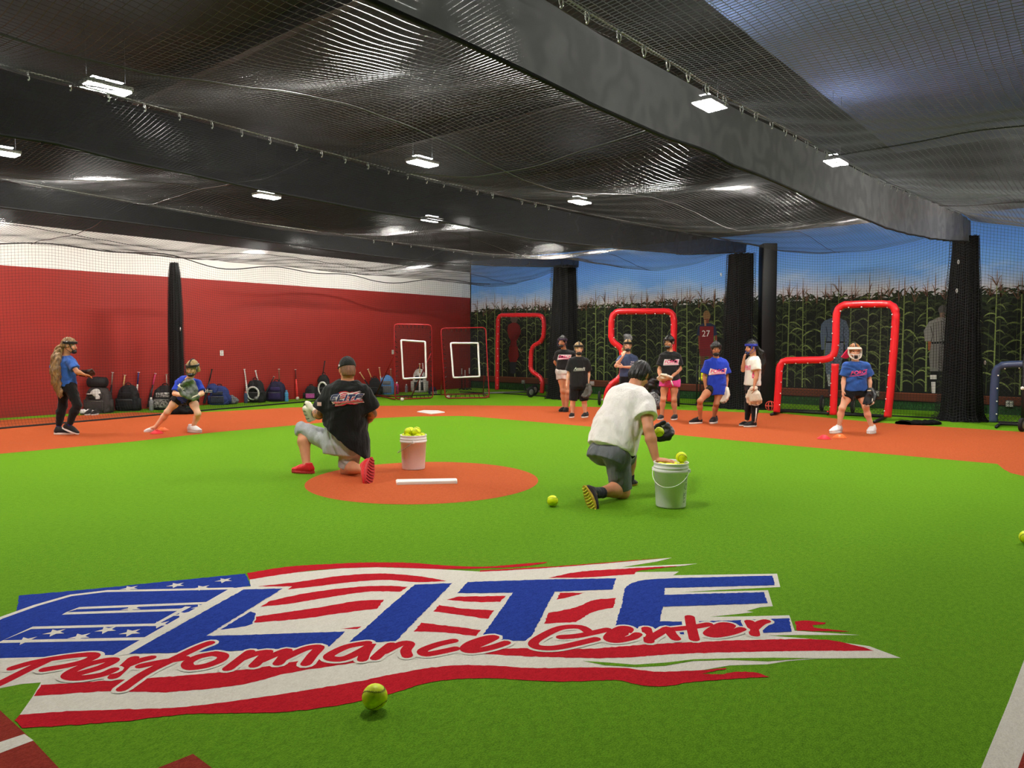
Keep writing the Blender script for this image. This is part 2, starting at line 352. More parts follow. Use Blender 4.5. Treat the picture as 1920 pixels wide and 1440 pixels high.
LETTERS = [[(457, 1106), (530, 1104), (387, 1193), (440, 1192), (647, 1185), (618, 1213), (440, 1221), (240, 1227)],
           [(777, 1097), (848, 1094), (742, 1203), (652, 1207)],
           [(857, 1113), (877, 1092), (1000, 1088), (1155, 1085), (1148, 1106), (1040, 1110), (992, 1202), (940, 1202), (905, 1192), (962, 1112)],
           [(1153, 1175), (1167, 1130), (1173, 1103), (1188, 1093), (1220, 1087), (1333, 1083), (1448, 1080), (1453, 1098), (1247, 1103), (1245, 1116), (1433, 1111), (1439, 1132), (1243, 1138), (1237, 1166), (1300, 1166), (1400, 1163), (1480, 1160), (1485, 1185), (1420, 1188), (1300, 1192), (1200, 1180)]]
STARS = [(330, 1098), (420, 1089), (243, 1104), (378, 1103), (103, 1187), (150, 1195), (200, 1182), (245, 1187), (343, 1153), (300, 1172), (247, 1142), (48, 1202), (378, 1139)]
SLIVER = [(1093, 1240), (1133, 1248), (1193, 1252), (1247, 1249), (1300, 1240), (1369, 1238), (1440, 1241), (1476, 1238), (1537, 1235), (1450, 1234), (1369, 1235), (1300, 1237), (1250, 1243), (1190, 1247), (1140, 1243)]
SCRIPT = [  # one list of strokes per letter
    [[(88, 1240), (50, 1258), (0, 1283), (-35, 1298)], [(25, 1254), (60, 1244), (110, 1235), (150, 1230), (172, 1229), (176, 1233), (160, 1241), (130, 1249), (85, 1257)]],
    [[(150, 1264), (185, 1254), (208, 1244), (212, 1239), (195, 1240), (160, 1249), (132, 1262), (128, 1270), (150, 1273), (190, 1267), (212, 1258)]],
    [[(250, 1236), (235, 1250), (214, 1270)], [(235, 1250), (262, 1240), (282, 1235)]],
    [[(393, 1207), (370, 1216), (320, 1240), (275, 1262), (245, 1282), (230, 1293)], [(265, 1250), (300, 1243), (345, 1236)]],
    [[(400, 1227), (372, 1233), (352, 1244), (357, 1253), (385, 1250), (412, 1240), (418, 1231), (402, 1227)]],
    [[(468, 1224), (450, 1238), (428, 1255)], [(455, 1236), (480, 1227), (498, 1224)]],
    [[(502, 1224), (488, 1238), (477, 1249)], [(490, 1240), (528, 1224), (538, 1222), (530, 1235), (522, 1245)], [(530, 1237), (572, 1218), (598, 1215), (586, 1230), (574, 1246)]],
    [[(688, 1207), (650, 1214), (618, 1230), (624, 1237), (650, 1235), (688, 1216), (695, 1209), (685, 1225), (680, 1238)]],
    [[(733, 1210), (718, 1222), (704, 1235)], [(720, 1224), (753, 1208), (768, 1209), (761, 1221), (764, 1231)]],
    [[(850, 1203), (820, 1210), (793, 1221), (800, 1228), (830, 1223), (853, 1218)]],
    [[(882, 1217), (915, 1203), (927, 1196), (910, 1198), (882, 1208), (872, 1218), (886, 1222), (920, 1216), (948, 1207)]],
    [[(1105, 1187), (1087, 1177), (1050, 1179), (1012, 1197), (1000, 1209), (1014, 1216), (1050, 1215), (1117, 1200)], [(1052, 1196), (1087, 1193), (1138, 1182)]],
    [[(1155, 1196), (1174, 1187), (1178, 1180), (1165, 1179), (1147, 1189), (1141, 1199), (1156, 1203), (1185, 1197), (1195, 1191)]],
    [[(1212, 1180), (1216, 1195), (1217, 1204)], [(1217, 1200), (1244, 1184), (1253, 1180), (1259, 1190), (1267, 1199)]],
    [[(1293, 1158), (1296, 1175), (1302, 1200)], [(1264, 1181), (1300, 1177), (1328, 1172)]],
    [[(1337, 1190), (1360, 1181), (1370, 1174), (1355, 1172), (1337, 1181), (1328, 1190), (1342, 1193), (1370, 1188), (1390, 1181)]],
    [[(1405, 1167), (1412, 1180), (1415, 1191)], [(1412, 1181), (1425, 1170), (1436, 1166)]]]
def ribbon2(strokes, w, n=5):
    """flat rounded strokes -> verts, faces in 2-D"""
    vs, fs = [], []
    for st in strokes:
        pts = smooth_path([Vector((p[0], p[1], 0)) for p in st], n) if len(st) > 2 else [Vector((p[0], p[1], 0)) for p in st]
        k = len(vs)
        for i, p in enumerate(pts):
            t = (pts[min(i + 1, len(pts) - 1)] - pts[max(i - 1, 0)]); t = t.normalized() if t.length > 1e-9 else Vector((1, 0, 0))
            s = Vector((-t.y, t.x, 0)) * w / 2; vs += [p + s, p - s]
        fs += [(k + 2 * i, k + 2 * i + 1, k + 2 * i + 3, k + 2 * i + 2) for i in range(len(pts) - 1)]
        for i in range(len(pts)): vs[k + 2 * i].z = vs[k + 2 * i + 1].z = .000012 * (i + 1) + .0001 * len(fs) / 60
        for p in (pts[0], pts[-1]):
            k = len(vs); vs += [p + Vector((math.cos(a), math.sin(a), 0)) * w / 2 + Vector((0, 0, .000006 if p is pts[0] else .00002 * (len(pts) + 1))) for a in [j * math.tau / 10 for j in range(10)]]; fs.append(tuple(range(k, k + 10)))
    return vs, fs
def star2(c, r):
    return [(c[0] + (r if k % 2 == 0 else r * .42) * math.cos(k * math.pi / 5 + .5), c[1] + (r if k % 2 == 0 else r * .42) * math.sin(k * math.pi / 5 + .5)) for k in range(10)]
def pile_edge(pts, step=.016, jit=.0032, seed=5):
    """round the gentle bends of an outline, keep its corners, and fray it like cut pile"""
    q = [Vector((p[0], p[1], 0)) for p in pts]; n = len(q); cor = []
    for i in range(n):
        a, b = q[i] - q[i - 1], q[(i + 1) % n] - q[i]; cor.append(a.length < 1e-6 or b.length < 1e-6 or a.angle(b) > .62)
    out = []; rr = random.Random(seed)
    for i in range(n):
        p1, p2 = q[i], q[(i + 1) % n]; p0 = p1 + (p1 - p2) if cor[i] else q[i - 1]; p3 = p2 + (p2 - p1) if cor[(i + 1) % n] else q[(i + 2) % n]
        k = max(1, int((p2 - p1).length / step)); L = (p2 - p1).length
        m1 = (p2 - p0); m2 = (p3 - p1); m1 = m1.normalized() * L if m1.length > 0 else m1; m2 = m2.normalized() * L if m2.length > 0 else m2
        for j in range(k):
            t = j / k; h = p1 * (2 * t**3 - 3 * t * t + 1) + m1 * (t**3 - 2 * t * t + t) + p2 * (3 * t * t - 2 * t**3) + m2 * (t**3 - t * t)
            if j: h = h + Vector((rr.uniform(-jit, jit), rr.uniform(-jit, jit), 0))
            out.append((h.x, h.y))
    return out
def logo_layers(fray=True):
    """(part name, material key, list of (verts, faces)) in floor coordinates, back to front"""
    g2 = lambda pts: [(q.x, q.y) for q in gp(pts)]
    pe = (lambda pts: pile_edge(g2(pts))) if fray else g2
    out = [('backing', 'lwhite', [fill([g2(BASE)])])]
    out += [('stripe', 'lred', [fill([pe(s)])]) for s in STRIPES]
    out += [('star_field', 'lblue', [fill([pe(c)])]) for c in CANTON]
    out.append(('letter_outline', 'lwhite', [ribbon2([g2(e) for e in ELINES[:3]], 0.034, 1), ([(a, b_, .0006) for a, b_, _ in fill([g2(DIAG)])[0]], fill([g2(DIAG)])[1])]))
    out += [('star', 'lwhite', [fill([star2(g2([s])[0], 0.052)])]) for s in STARS]
    out += [('letter', 'lblue', [fill([pe(l)])]) for l in LETTERS]
    for strokes in SCRIPT: out.append(('script_outline', 'lwhite', [ribbon2([g2(s) for s in strokes], 0.084)]))
    for strokes in SCRIPT: out.append(('script_letter', 'lred', [ribbon2([g2(s) for s in strokes], 0.051)]))
    out.append(('turf_gap', 'turf', [fill([g2(SLIVER)])]))
    return out
LOGO = logo_layers(); PRINT = logo_layers(False)
lg = thing('turf_logo', 'huge flag logo in the turf reading ELITE Performance Center', 'logo', G(800, 1180))
ZL = {'backing': .0012, 'stripe': .0018, 'star_field': .0018, 'letter_outline': .0022, 'star': .0030, 'letter': .0026, 'script_outline': .0031, 'script_letter': .0038, 'turf_gap': .0022}
for nm, mk, fl in LOGO:
    b = MB()
    for v, f in fl: b.add([(p[0], p[1], ZL[nm] + (p[2] if 'outline' in nm or nm.startswith('script') else 0)) for p in v], f)
    b.build(nm, M[mk], lg)

# ---------------------------------------------------------------- walls, ceiling
def rect(a, b, c, d): return ([a, b, c, d], [(0, 1, 2, 3)])
wl = MB()
wl.add(*rect((0, YN, 0), (0, 0, 0), (0, 0, 2.86), (0, YN, 2.86))); wl.add(*rect((0, YN, 2.86), (0, 0, 2.86), (0, 0, 3.66), (0, YN, 3.66))); wl.add(*rect((0, YN, 3.66), (0, 0, 3.66), (0, 0, ZC), (0, YN, ZC)))
WL = wl.build('wall_left', M['redwall']); WL.data.materials.append(M['whitewall']); WL.data.materials.append(M['darkwall'])
for i, p in enumerate(WL.data.polygons): p.material_index = i
tag(WL, kind='structure')
WB = MB().add(*rect((0, 0, 0), (XR, 0, 0), (XR, 0, ZC), (0, 0, ZC))).build('wall_back', M['darkwall']); tag(WB, kind='structure')
WR = MB().add(*rect((XR, 0, 0), (XR, YN, 0), (XR, YN, ZC), (XR, 0, ZC))).build('wall_right', M['whitewall']); tag(WR, kind='structure')
WF = MB().add(*rect((XR, YN, 0), (0, YN, 0), (0, YN, ZC), (XR, YN, ZC))).build('wall_front', M['whitewall']); tag(WF, kind='structure')
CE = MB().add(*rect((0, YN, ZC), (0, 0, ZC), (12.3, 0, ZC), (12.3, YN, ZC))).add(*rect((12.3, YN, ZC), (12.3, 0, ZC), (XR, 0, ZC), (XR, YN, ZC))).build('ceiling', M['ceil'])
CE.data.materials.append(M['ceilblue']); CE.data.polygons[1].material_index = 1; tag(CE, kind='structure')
M['beam'] = mat('brown_steel', srgb(40, 33, 30), 0.6, noise=0.2, nscale=5)
for y in (-3.2, -7.6, -12.0, -16.4, -20.8):
    MB().box((6.05, y, ZC - .03), (12.1, .10, .06)).box((6.05, y, ZC - .12), (12.1, .02, .14)).box((6.05, y, ZC - .2), (12.1, .10, .02)).build('roof_beam', M['beam'], CE)
# ---------------------------------------------------------------- painted cornfield wall
def mural_sky():
    k = NT('painted_sky'); k.b.inputs['Roughness'].default_value = 0.7
    geo = k.n('ShaderNodeNewGeometry'); sp = k.n('ShaderNodeSeparateXYZ'); k.l(geo.outputs['Position'], sp.inputs[0])
    mp = k.n('ShaderNodeMapping'); mp.inputs['Scale'].default_value = (0.5, 1, 1.5); k.l(geo.outputs['Position'], mp.inputs[0])
    nz = k.n('ShaderNodeTexNoise'); nz.inputs['Scale'].default_value = 1.3; nz.inputs['Detail'].default_value = 6; nz.inputs['Roughness'].default_value = .6; k.l(mp.outputs[0], nz.inputs['Vector'])
    ma = k.n('ShaderNodeMath', operation='MULTIPLY_ADD'); k.l(nz.outputs[0], ma.inputs[0]); ma.inputs[1].default_value = 0.9; k.l(sp.outputs[2], ma.inputs[2])
    rp = k.n('ShaderNodeMapRange'); rp.inputs[1].default_value = 2.75; rp.inputs[2].default_value = 3.95; k.l(ma.outputs[0], rp.inputs[0])
    cr = k.n('ShaderNodeValToRGB'); e = cr.color_ramp.elements
    e[0].position = 0.0; e[0].color = srgb(246, 240, 238); e[1].position = 1.0; e[1].color = srgb(96, 158, 248)
    for p, c in ((.22, srgb(222, 226, 240)), (.45, srgb(166, 200, 244)), (.62, srgb(116, 176, 250))):
        x = e.new(p); x.color = c
    k.l(rp.outputs[0], cr.inputs[0]); k.l(cr.outputs[0], k.b.inputs['Base Color']); return k.m
MU = thing('cornfield_mural', 'cornfield and blue sky mural painted along the whole back wall', 'mural', (8, -0.01, 0))
MB().box((10.0, -.004, 2.9), (19.9, .006, 2.2)).build('painted_sky', mural_sky(), MU)
M['paint'] = vcol_mat('wall_paint', 0.7, 0.2)
MG = 1.35      # the wall paint is lighter than it looks in the dim corner
class Paint:
    def __init__(s): s.v = []; s.f = []; s.c = []
    def poly(s, pts, y, c):
        k = len(s.v); s.v += [(p[0], y, p[1]) for p in pts]; s.f.append(tuple(range(k, k + len(pts)))); s.c += [c] * len(pts)
    def strip(s, pts, ws, y, c, c2=None):
        k = len(s.v); n = len(pts)
        for i, p in enumerate(pts):
            a, b = pts[max(i - 1, 0)], pts[min(i + 1, n - 1)]; dx, dz = b[0] - a[0], b[1] - a[1]; L = math.hypot(dx, dz) or 1
            for sg in (1, -1): s.v.append((p[0] - dz / L * ws[i] * sg, y, p[1] + dx / L * ws[i] * sg))
            t = i / (n - 1); cc = tuple(c[q] + ((c2 or c)[q] - c[q]) * t for q in range(4)); s.c += [cc, cc]
        s.f += [(k + 2 * i, k + 2 * i + 1, k + 2 * i + 3, k + 2 * i + 2) for i in range(n - 1)]
    def build(s, name, parent):
        me = pyd(name, s.v, s.f); s.c = [tuple(min(.9, q * MG) for q in c[:3]) + (1,) for c in s.c]; a = me.color_attributes.new('Col', 'FLOAT_COLOR', 'POINT')
        a.data.foreach_set('color', np.array(s.c, np.float32).ravel()); return link(name, me, M['paint'], parent)
XM = 19.9
p = Paint()
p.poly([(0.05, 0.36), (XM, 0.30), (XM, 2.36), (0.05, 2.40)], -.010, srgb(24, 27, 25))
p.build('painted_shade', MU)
p = Paint(); rc = random.Random(3)
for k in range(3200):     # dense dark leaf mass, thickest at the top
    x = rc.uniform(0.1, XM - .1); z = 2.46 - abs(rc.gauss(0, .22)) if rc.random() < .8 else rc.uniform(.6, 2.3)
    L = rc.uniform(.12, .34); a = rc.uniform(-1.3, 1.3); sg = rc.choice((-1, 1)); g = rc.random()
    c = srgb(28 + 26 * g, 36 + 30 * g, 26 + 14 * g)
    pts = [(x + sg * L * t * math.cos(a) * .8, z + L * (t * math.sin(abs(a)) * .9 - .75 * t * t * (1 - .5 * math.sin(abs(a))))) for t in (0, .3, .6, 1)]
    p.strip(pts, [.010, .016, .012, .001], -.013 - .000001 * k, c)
def stalk(x, w, g, y, zt):
    c = srgb(70 + 58 * g, 82 + 62 * g, 46 + 36 * g); c2 = srgb(44 + 30 * g, 54 + 34 * g, 34 + 12 * g)
    lean = rc.uniform(-.03, .03)
    p.strip([(x, .40), (x + lean * .5, 1.3), (x + lean, zt)], [w, w * .8, w * .5], y, c)
    nl = rc.randint(11, 15)
    for q in range(nl):
        z = .55 + (zt - .65) * (q + rc.random() * .6) / nl; sg = 1 if (q + int(x * 7)) % 2 else -1; L = rc.uniform(.2, .42) * (0.75 if z > 1.9 else 1)
        up = rc.uniform(.35, 1.1); dr = rc.uniform(.5, 1.3)
        pts = [(x + lean * .6 + sg * L * t * .8, z + L * (up * t - dr * t * t)) for t in (0, .2, .4, .6, .8, 1)]
        p.strip(pts, [.006, .013, .017, .014, .008, .001], y - .0004, c2 if rc.random() < .35 else c, c2 if rc.random() < .7 else c)
    for q in range(rc.randint(3, 6)):     # reddish tassel
        a = rc.uniform(-.9, .9) if q else 0.0; L = rc.uniform(.14, .26) if q else rc.uniform(.25, .42)
        p.strip([(x + lean, zt - .05), (x + lean + L * .6 * math.sin(a), zt + L * .6 * math.cos(a)), (x + lean + L * math.sin(a * 1.3), zt + L * math.cos(a * 1.3))], [.007, .006, .002], y, srgb(108, 78, 62), srgb(120, 84, 68))
x = .25; k = 0
while x < XM - .2:
    stalk(x, rc.uniform(.006, .010), rc.uniform(-.25, .12), -.018, rc.uniform(2.3, 2.5)); x += rc.uniform(.16, .34)
x = .35
while x < XM - .2:
    stalk(x, rc.uniform(.014, .022), rc.uniform(.6, 1.0), -.021, rc.uniform(2.35, 2.6)); x += rc.uniform(.26, .50)
p.build('painted_corn', MU)['kind'] = 'stuff'
p = Paint()
p.poly([(0.05, .0), (XM, .0), (XM, .2), (0.05, .24)], -.010, srgb(36, 70, 36))
for k in range(2600):
    x = rc.uniform(.1, XM - .1); z = rc.uniform(.0, .13); g = rc.random(); p.strip([(x, z), (x + rc.uniform(-.03, .03), z + rc.uniform(.05, .1))], [.008, .001], -.012, srgb(30 + 30 * g, 62 + 46 * g, 28 + 26 * g))
p.build('painted_grass', MU)['kind'] = 'stuff'
p = Paint()
p.poly([(0.05, .225), (XM, .175), (XM, .34), (0.05, .405)], -.024, srgb(92, 50, 34)); p.poly([(0.05, .385), (XM, .325), (XM, .34), (0.05, .405)], -.0245, srgb(128, 74, 50)); p.poly([(0.05, .21), (XM, .16), (XM, .18), (0.05, .23)], -.0245, srgb(28, 20, 18))
p.build('painted_board', MU)
def figure(parts, label, lines=None):
    p = Paint()
    for i, (c, pts) in enumerate(parts):
        q = [PY(x, y, -.026 - .0008 * i) for x, y in pts]; p.poly([(a.x, a.z) for a in q], -.026 - .0008 * i, c)
    for c, pts in lines or []:
        q = [PY(x, y, -.033) for x, y in pts]; p.strip([(a.x, a.z) for a in q], [.008] * len(q), -.0335, c)
    o = p.build('painted_player', MU); o['label'] = label; return o
SK = srgb(150, 96, 66)
def ell(cx, cy, rx, ry, n=14): return [(cx + rx * math.cos(k * math.tau / n), cy + ry * math.sin(k * math.tau / n)) for k in range(n)]
figure([(srgb(88, 70, 60), ell(964, 597, 7, 9)), (srgb(112, 28, 28), [(953, 609), (960, 605), (968, 605), (974, 610), (977, 622), (972, 634), (968, 640), (970, 655), (955, 655), (958, 640), (954, 632), (951, 620)]), (srgb(122, 30, 28), [(955, 650), (971, 650), (973, 668), (968, 679), (956, 679), (953, 668)]), (srgb(38, 46, 52), [(956, 679), (968, 679), (967, 700), (957, 700)])], 'painted player in dark red seen from behind')
figure([(srgb(128, 98, 66), ell(1325, 592, 7, 10)), (srgb(112, 60, 44), [(1321, 598), (1329, 598), (1329, 609), (1321, 609)]), (srgb(120, 60, 46), [(1309, 627), (1314, 627), (1314, 655), (1310, 655)]), (srgb(120, 60, 46), [(1340, 627), (1344, 625), (1345, 646), (1341, 646)]),
        (srgb(34, 42, 66), [(1310, 611), (1319, 606), (1333, 606), (1341, 610), (1345, 628), (1338, 630), (1312, 630), (1306, 628)]), (srgb(112, 30, 36), [(1312, 612), (1338, 612), (1338, 630), (1337, 654), (1312, 654)]), (srgb(104, 32, 36), [(1311, 654), (1338, 654), (1338, 668), (1312, 668)]), (srgb(92, 60, 44), [(1313, 668), (1322, 668), (1321, 700), (1314, 700)]), (srgb(92, 60, 44), [(1328, 668), (1337, 668), (1336, 700), (1329, 700)]), (srgb(150, 112, 74), [(1320, 600), (1324, 600), (1324, 611), (1321, 611)])], 'painted player with 27 on a dark red jersey')
cM = PY(1323.5, 626, -.036); v, f = text_faces('27', 0.22); MB().add([(cM.x + a, -.037, cM.z + b) for a, b, _ in v], f).build('jersey_number', M['whitewall'], MU)
SU = srgb(84, 98, 116); S2 = srgb(100, 112, 128)
figure([(srgb(60, 60, 66), ell(1566, 582, 8, 9)), (srgb(122, 92, 76), [(1561, 588), (1571, 588), (1571, 598), (1561, 598)]), (SU, [(1546, 601), (1560, 596), (1574, 596), (1587, 602), (1592, 618), (1592, 640), (1588, 658), (1584, 656), (1584, 628), (1582, 642), (1549, 642), (1547, 625), (1546, 656), (1540, 656), (1538, 625), (1540, 608)]),
        (S2, [(1549, 640), (1582, 640), (1581, 668), (1575, 690), (1571, 712), (1563, 712), (1564, 676), (1557, 712), (1549, 700), (1546, 668)]), (srgb(30, 30, 34), [(1549, 640), (1582, 640), (1582, 643), (1549, 643)]), (srgb(170, 170, 168), [(1550, 702), (1556, 702), (1558, 724), (1553, 724)]), (srgb(50, 50, 54), [(1553, 724), (1559, 724), (1560, 742), (1554, 742)])], 'painted old-time player in blue-grey flannels seen from behind',
       [(srgb(44, 54, 68), [(1549, 612), (1551, 628), (1549, 641)]), (srgb(44, 54, 68), [(1583, 612), (1581, 628), (1583, 641)]), (srgb(60, 72, 88), [(1566, 598), (1567, 620), (1566, 640)]), (srgb(60, 72, 88), [(1552, 630), (1560, 636), (1574, 636), (1580, 629)]), (srgb(56, 66, 80), [(1564, 645), (1565, 668), (1562, 690)])])
GY = srgb(126, 124, 120); G2 = srgb(112, 110, 106)
figure([(srgb(80, 78, 76), ell(1768, 581, 9, 9)), (srgb(122, 100, 86), [(1762, 586), (1772, 586), (1772, 598), (1762, 598)]), (srgb(140, 82, 54), [(1740, 640), (1746, 640), (1745, 658), (1740, 656)]), (GY, [(1742, 603), (1760, 595), (1780, 596), (1792, 604), (1794, 640), (1748, 644), (1746, 640), (1734, 640), (1732, 620)]), (G2, [(1746, 643), (1794, 641), (1794, 690), (1782, 700), (1776, 690), (1772, 665), (1768, 696), (1744, 696), (1742, 668)]), (srgb(24, 24, 26), [(1747, 641), (1794, 639), (1794, 643), (1747, 645)]),
        (srgb(24, 24, 26), [(1745, 696), (1757, 696), (1755, 737), (1746, 737)]), (srgb(196, 192, 186), [(1744, 703), (1756, 703), (1756, 711), (1744, 711)]), (srgb(196, 192, 186), [(1746, 716), (1754, 716), (1754, 737), (1747, 737)])], 'painted old-time player in pale pinstripes behind the net column',
       [(srgb(84, 82, 78), [(x, 600 + abs(x - 1768) * .3), (x + 1, 640), (x, 690)]) for x in range(1750, 1794, 5)] + [(srgb(64, 62, 60), [(1745, 612), (1749, 628), (1746, 641)])])
def outlet(px, py, label):
    q = PX(px, py, 0.0); t = thing('wall_outlet', label, 'outlet', (0, q.y, q.z))
    MB().box((.006, q.y, q.z), (.012, .085, .125), bev=.003).build('cover_plate', M['white'], t)
    for dz in (.028, -.028): MB().box((.013, q.y, q.z + dz), (.004, .036, .03)).build('socket', mat('ivory', srgb(190, 186, 176), .5), t)
outlet(415.5, 662, 'white wall outlet on the red wall right of the gathered net')
outlet(736.5, 660, 'white wall outlet behind the left rebound frame')
# ---------------------------------------------------------------- ceiling lamps
M['case'] = mat('lamp_case', srgb(200, 200, 196), 0.4, 0.3)
def lamp_proto():
    t = thing('ceiling_lamp', 'x', 'lamp', (0, 0, 0))
    b = MB(); b.box((0, 0, .05), (.36, .66, .05), bev=.01).box((0, 0, .09), (.10, .40, .05)); b.build('housing', M['case'], t)
    for sx in (-.088, .088):
        MB().box((sx, 0, .018), (.145, .62, .018), bev=.005).build('lens', M['lens'], t)
    MB().box((0, 0, .118), (.16, .44, .006)).build('added_uplight', M['added_uplight'], t)  # added glowing plate, there only to light the deck overhead
    for sy in (-.28, .28): MB().tube([(0, sy, .07), (0, sy, ZC - 4.29)], .004, 5).build('hanger', M['black'], t)
    return t
SEEN = {(1, 2): (7.13, 13.72), (1, 1): (7.33, 8.95), (1, 0): (7.4, 4.6), (0, 2): (2.86, 13.57), (0, 1): (2.95, 9.05), (0, 0): (3.43, 4.98), (2, 1): (12.19, 8.71), (2, 0): (12.49, 4.72)}
bays = ['bay beside the red wall', 'second bay from the red wall', 'third bay from the red wall', 'fourth bay from the red wall', 'fifth bay from the red wall']
rows = ['first from the painted wall', 'second from the painted wall', 'third from the painted wall', 'fourth from the painted wall', 'fifth from the painted wall']
lp = lamp_proto(); first = True
for i, x in enumerate((3.1, 7.45, 12.4, 16.9, 21.4)):
    for j, s in enumerate((4.85, 8.95, 13.75, 18.2, 22.7)):
        if i == 4 or j == 4 or (i, j) in ((3, 3), (2, 3)): continue      # lamps the photo gives no sign of
        o = lp if first else copy_tree(lp); first = False
        if i == 4 or j == 4 or (i, j) in ((3, 3), (3, 2)): continue
        q = SEEN.get((i, j), (x, s)); o.location = (q[0], -q[1], 4.29); o.scale = (.76, .76, 1); tag(o, 'LED ceiling lamp over the %s, %s' % (bays[i], rows[j]), 'lamp', 'LED ceiling lamps above the netting')

# ---------------------------------------------------------------- valances over the lane lines, their cables and clips
VAL = [
 (13.97, [(-0, -640), (560, -265), (800, -128), (1022, 0), (1125, 65), (1225, 120), (1320, 172), (1385, 207), (1475, 250), (1560, 295), (1660, 345), (1740, 376), (1806, 404)],
         [(-0, -350), (420, -132), (560, -66), (700, 0), (830, 61), (960, 124), (1112, 200), (1250, 257), (1312, 277), (1342, 290), (1370, 308), (1425, 330), (1480, 354), (1580, 395), (1660, 427), (1740, 447), (1818, 454)],
         [(560, -300), (800, -155), (1067, 0), (1112, 29), (1165, 60), (1207, 86), (1290, 135), (1357, 180), (1390, 197), (1475, 242), (1560, 289), (1660, 340), (1740, 373), (1810, 402)]),
 (9.95, [(-400, 30), (-100, 105), (0, 128), (51, 143), (130, 163), (270, 202), (396, 234), (505, 264), (646, 300), (763, 330), (895, 361), (978, 379), (1075, 400), (1206, 425), (1300, 442), (1400, 457)],
        [(-400, 168), (0, 252), (100, 267), (225, 300), (375, 330), (475, 352), (600, 376), (700, 396), (850, 419), (1000, 449), (1150, 464), (1285, 477), (1401, 473)],
        [(-400, 20), (-100, 96), (0, 120), (51, 134), (130, 154), (270, 194), (396, 227), (505, 257), (646, 294), (763, 325), (895, 356), (978, 374), (1075, 395), (1206, 421), (1300, 439), (1400, 454)]),
 (5.61, [(-400, 265), (0, 340), (100, 356), (250, 383), (400, 406), (475, 420), (600, 437), (700, 452), (812, 468), (925, 479), (1086, 484)],
        [(-400, 328), (0, 388), (225, 415), (480, 449), (600, 466), (700, 479), (812, 491), (920, 498), (1086, 501)],
        [(-400, 258), (0, 334), (250, 379), (475, 417), (700, 449), (925, 477), (1086, 482)])]
names = ['nearest long black valance crossing the ceiling to the right-hand net column', 'middle long black valance hung across the ceiling', 'farthest long black valance hung before the red wall']
def interp_pts(pts, x, f):
    q = [f(a, b) for a, b in pts]; q.sort(key=lambda v: v.y); return np.array([v.y for v in q]), np.array([v.z for v in q])
CAB = {}
for vi, (x, top, bot, cab) in enumerate(VAL):
    ty, tz = interp_pts(top, x, lambda a, b: PX(a, b, x)); by, bz = interp_pts(bot, x, lambda a, b: PX(a, b, x)); cy, cz = interp_pts(cab, x, lambda a, b: PX(a, b, x))
    y0, y1 = max(ty[0], by[0]), max(ty[-1], by[-1]); N = 260; nz = 9; ys = np.linspace(y0, y1, N); V = []
    for i, y in enumerate(ys):
        a, b = np.interp(y, ty, tz), np.interp(y, by, bz); e = max(0, (y + 8.5) / 6.0); e = min(1, e)
        for k in range(nz):
            u = k / (nz - 1)
            off = .012 * math.sin(y * 2.1 + vi) * u + e * .035 * (math.sin(y * 7.3 + 2 * math.sin(y * 2.7)) + .5 * math.sin(y * 15.1 + u)) * (.25 + u)
            V.append((x + off, y, a + (b - a) * u))
    Q = [(i * nz + k, (i + 1) * nz + k, (i + 1) * nz + k + 1, i * nz + k + 1) for i in range(N - 1) for k in range(nz - 1)]
    vt = thing('valance', names[vi], 'valance', (x, ys[N // 2], float(np.interp(ys[N // 2], ty, tz))))
    link('cloth', np_mesh('cloth', np.array(V), np.array(Q)), M['valance' if vi == 0 else 'valance_shaded'], vt)
    hem = [(V[i * nz + nz - 1]) for i in range(0, N, 2)]; hem2 = [(V[i * nz + nz - 2]) for i in range(0, N, 2)]
    MB().tube(hem, .012, 5).build('hem', M['blackfab'], vt)
    cl = [(x, y, float(np.interp(y, cy, cz))) for y in np.linspace(cy[0], -2.3, 60)]
    cb = MB().tube(cl, .006, 5).build('cable', M['cable'], vt); CAB[x] = (cy, cz)
    # snap clips on the cable: things of their own
    ph = {13.97: [(1100, 21), (1160, 57), (1207, 86), (1252, 113), (1290, 135), (1325, 158), (1358, 180), (1390, 198), (1417, 211), (1446, 226), (1472, 240), (1490, 254), (1512, 265), (1530, 275), (1548, 284), (1568, 296), (1602, 316), (1617, 324), (1632, 331), (1646, 338), (1658, 343), (1670, 348), (1681, 353), (1693, 358), (1705, 362), (1718, 367), (1731, 372), (1745, 378), (1758, 383), (1772, 389), (1786, 395), (1797, 400), (1051, -8), (985, -50)],
          9.95: [(51, 142), (130, 162), (202, 184), (270, 200), (335, 217), (396, 232), (452, 247), (505, 262), (555, 276), (602, 288), (646, 299), (689, 307), (727, 318), (763, 330), (799, 338), (831, 345), (863, 352), (894, 359), (923, 367), (978, 376), (1003, 381), (1028, 385)],
          5.61: [(700, 446), (735, 450), (770, 456), (812, 461), (850, 464), (885, 467), (925, 472), (960, 476), (1000, 479)]}[x]
    for q, (a, b) in enumerate(sorted(ph)):
        c = PX(a, b, x); z = float(np.interp(c.y, cy, cz)); L = .05
        loop = [(x + .012 * math.sin(t), c.y + .012 * math.cos(t) * .6 + .006, z - L * .5 - L * .62 * math.cos(t)) for t in [k * math.tau / 10 for k in range(10)]]
        o = MB().tube(loop, .0042, 5, closed=True).ball((x, c.y + .006, z - L * 1.2), .008, 6).build('snap_clip', M['clip'])
        tag(o, ['shiny snap clip on the nearest valance cable', 'shiny snap clip on the middle valance cable', 'shiny snap clip on the farthest valance cable'][vi], 'clip', ['snap clips on the nearest valance cable', 'snap clips on the middle valance cable', 'snap clips on the farthest valance cable'][vi])

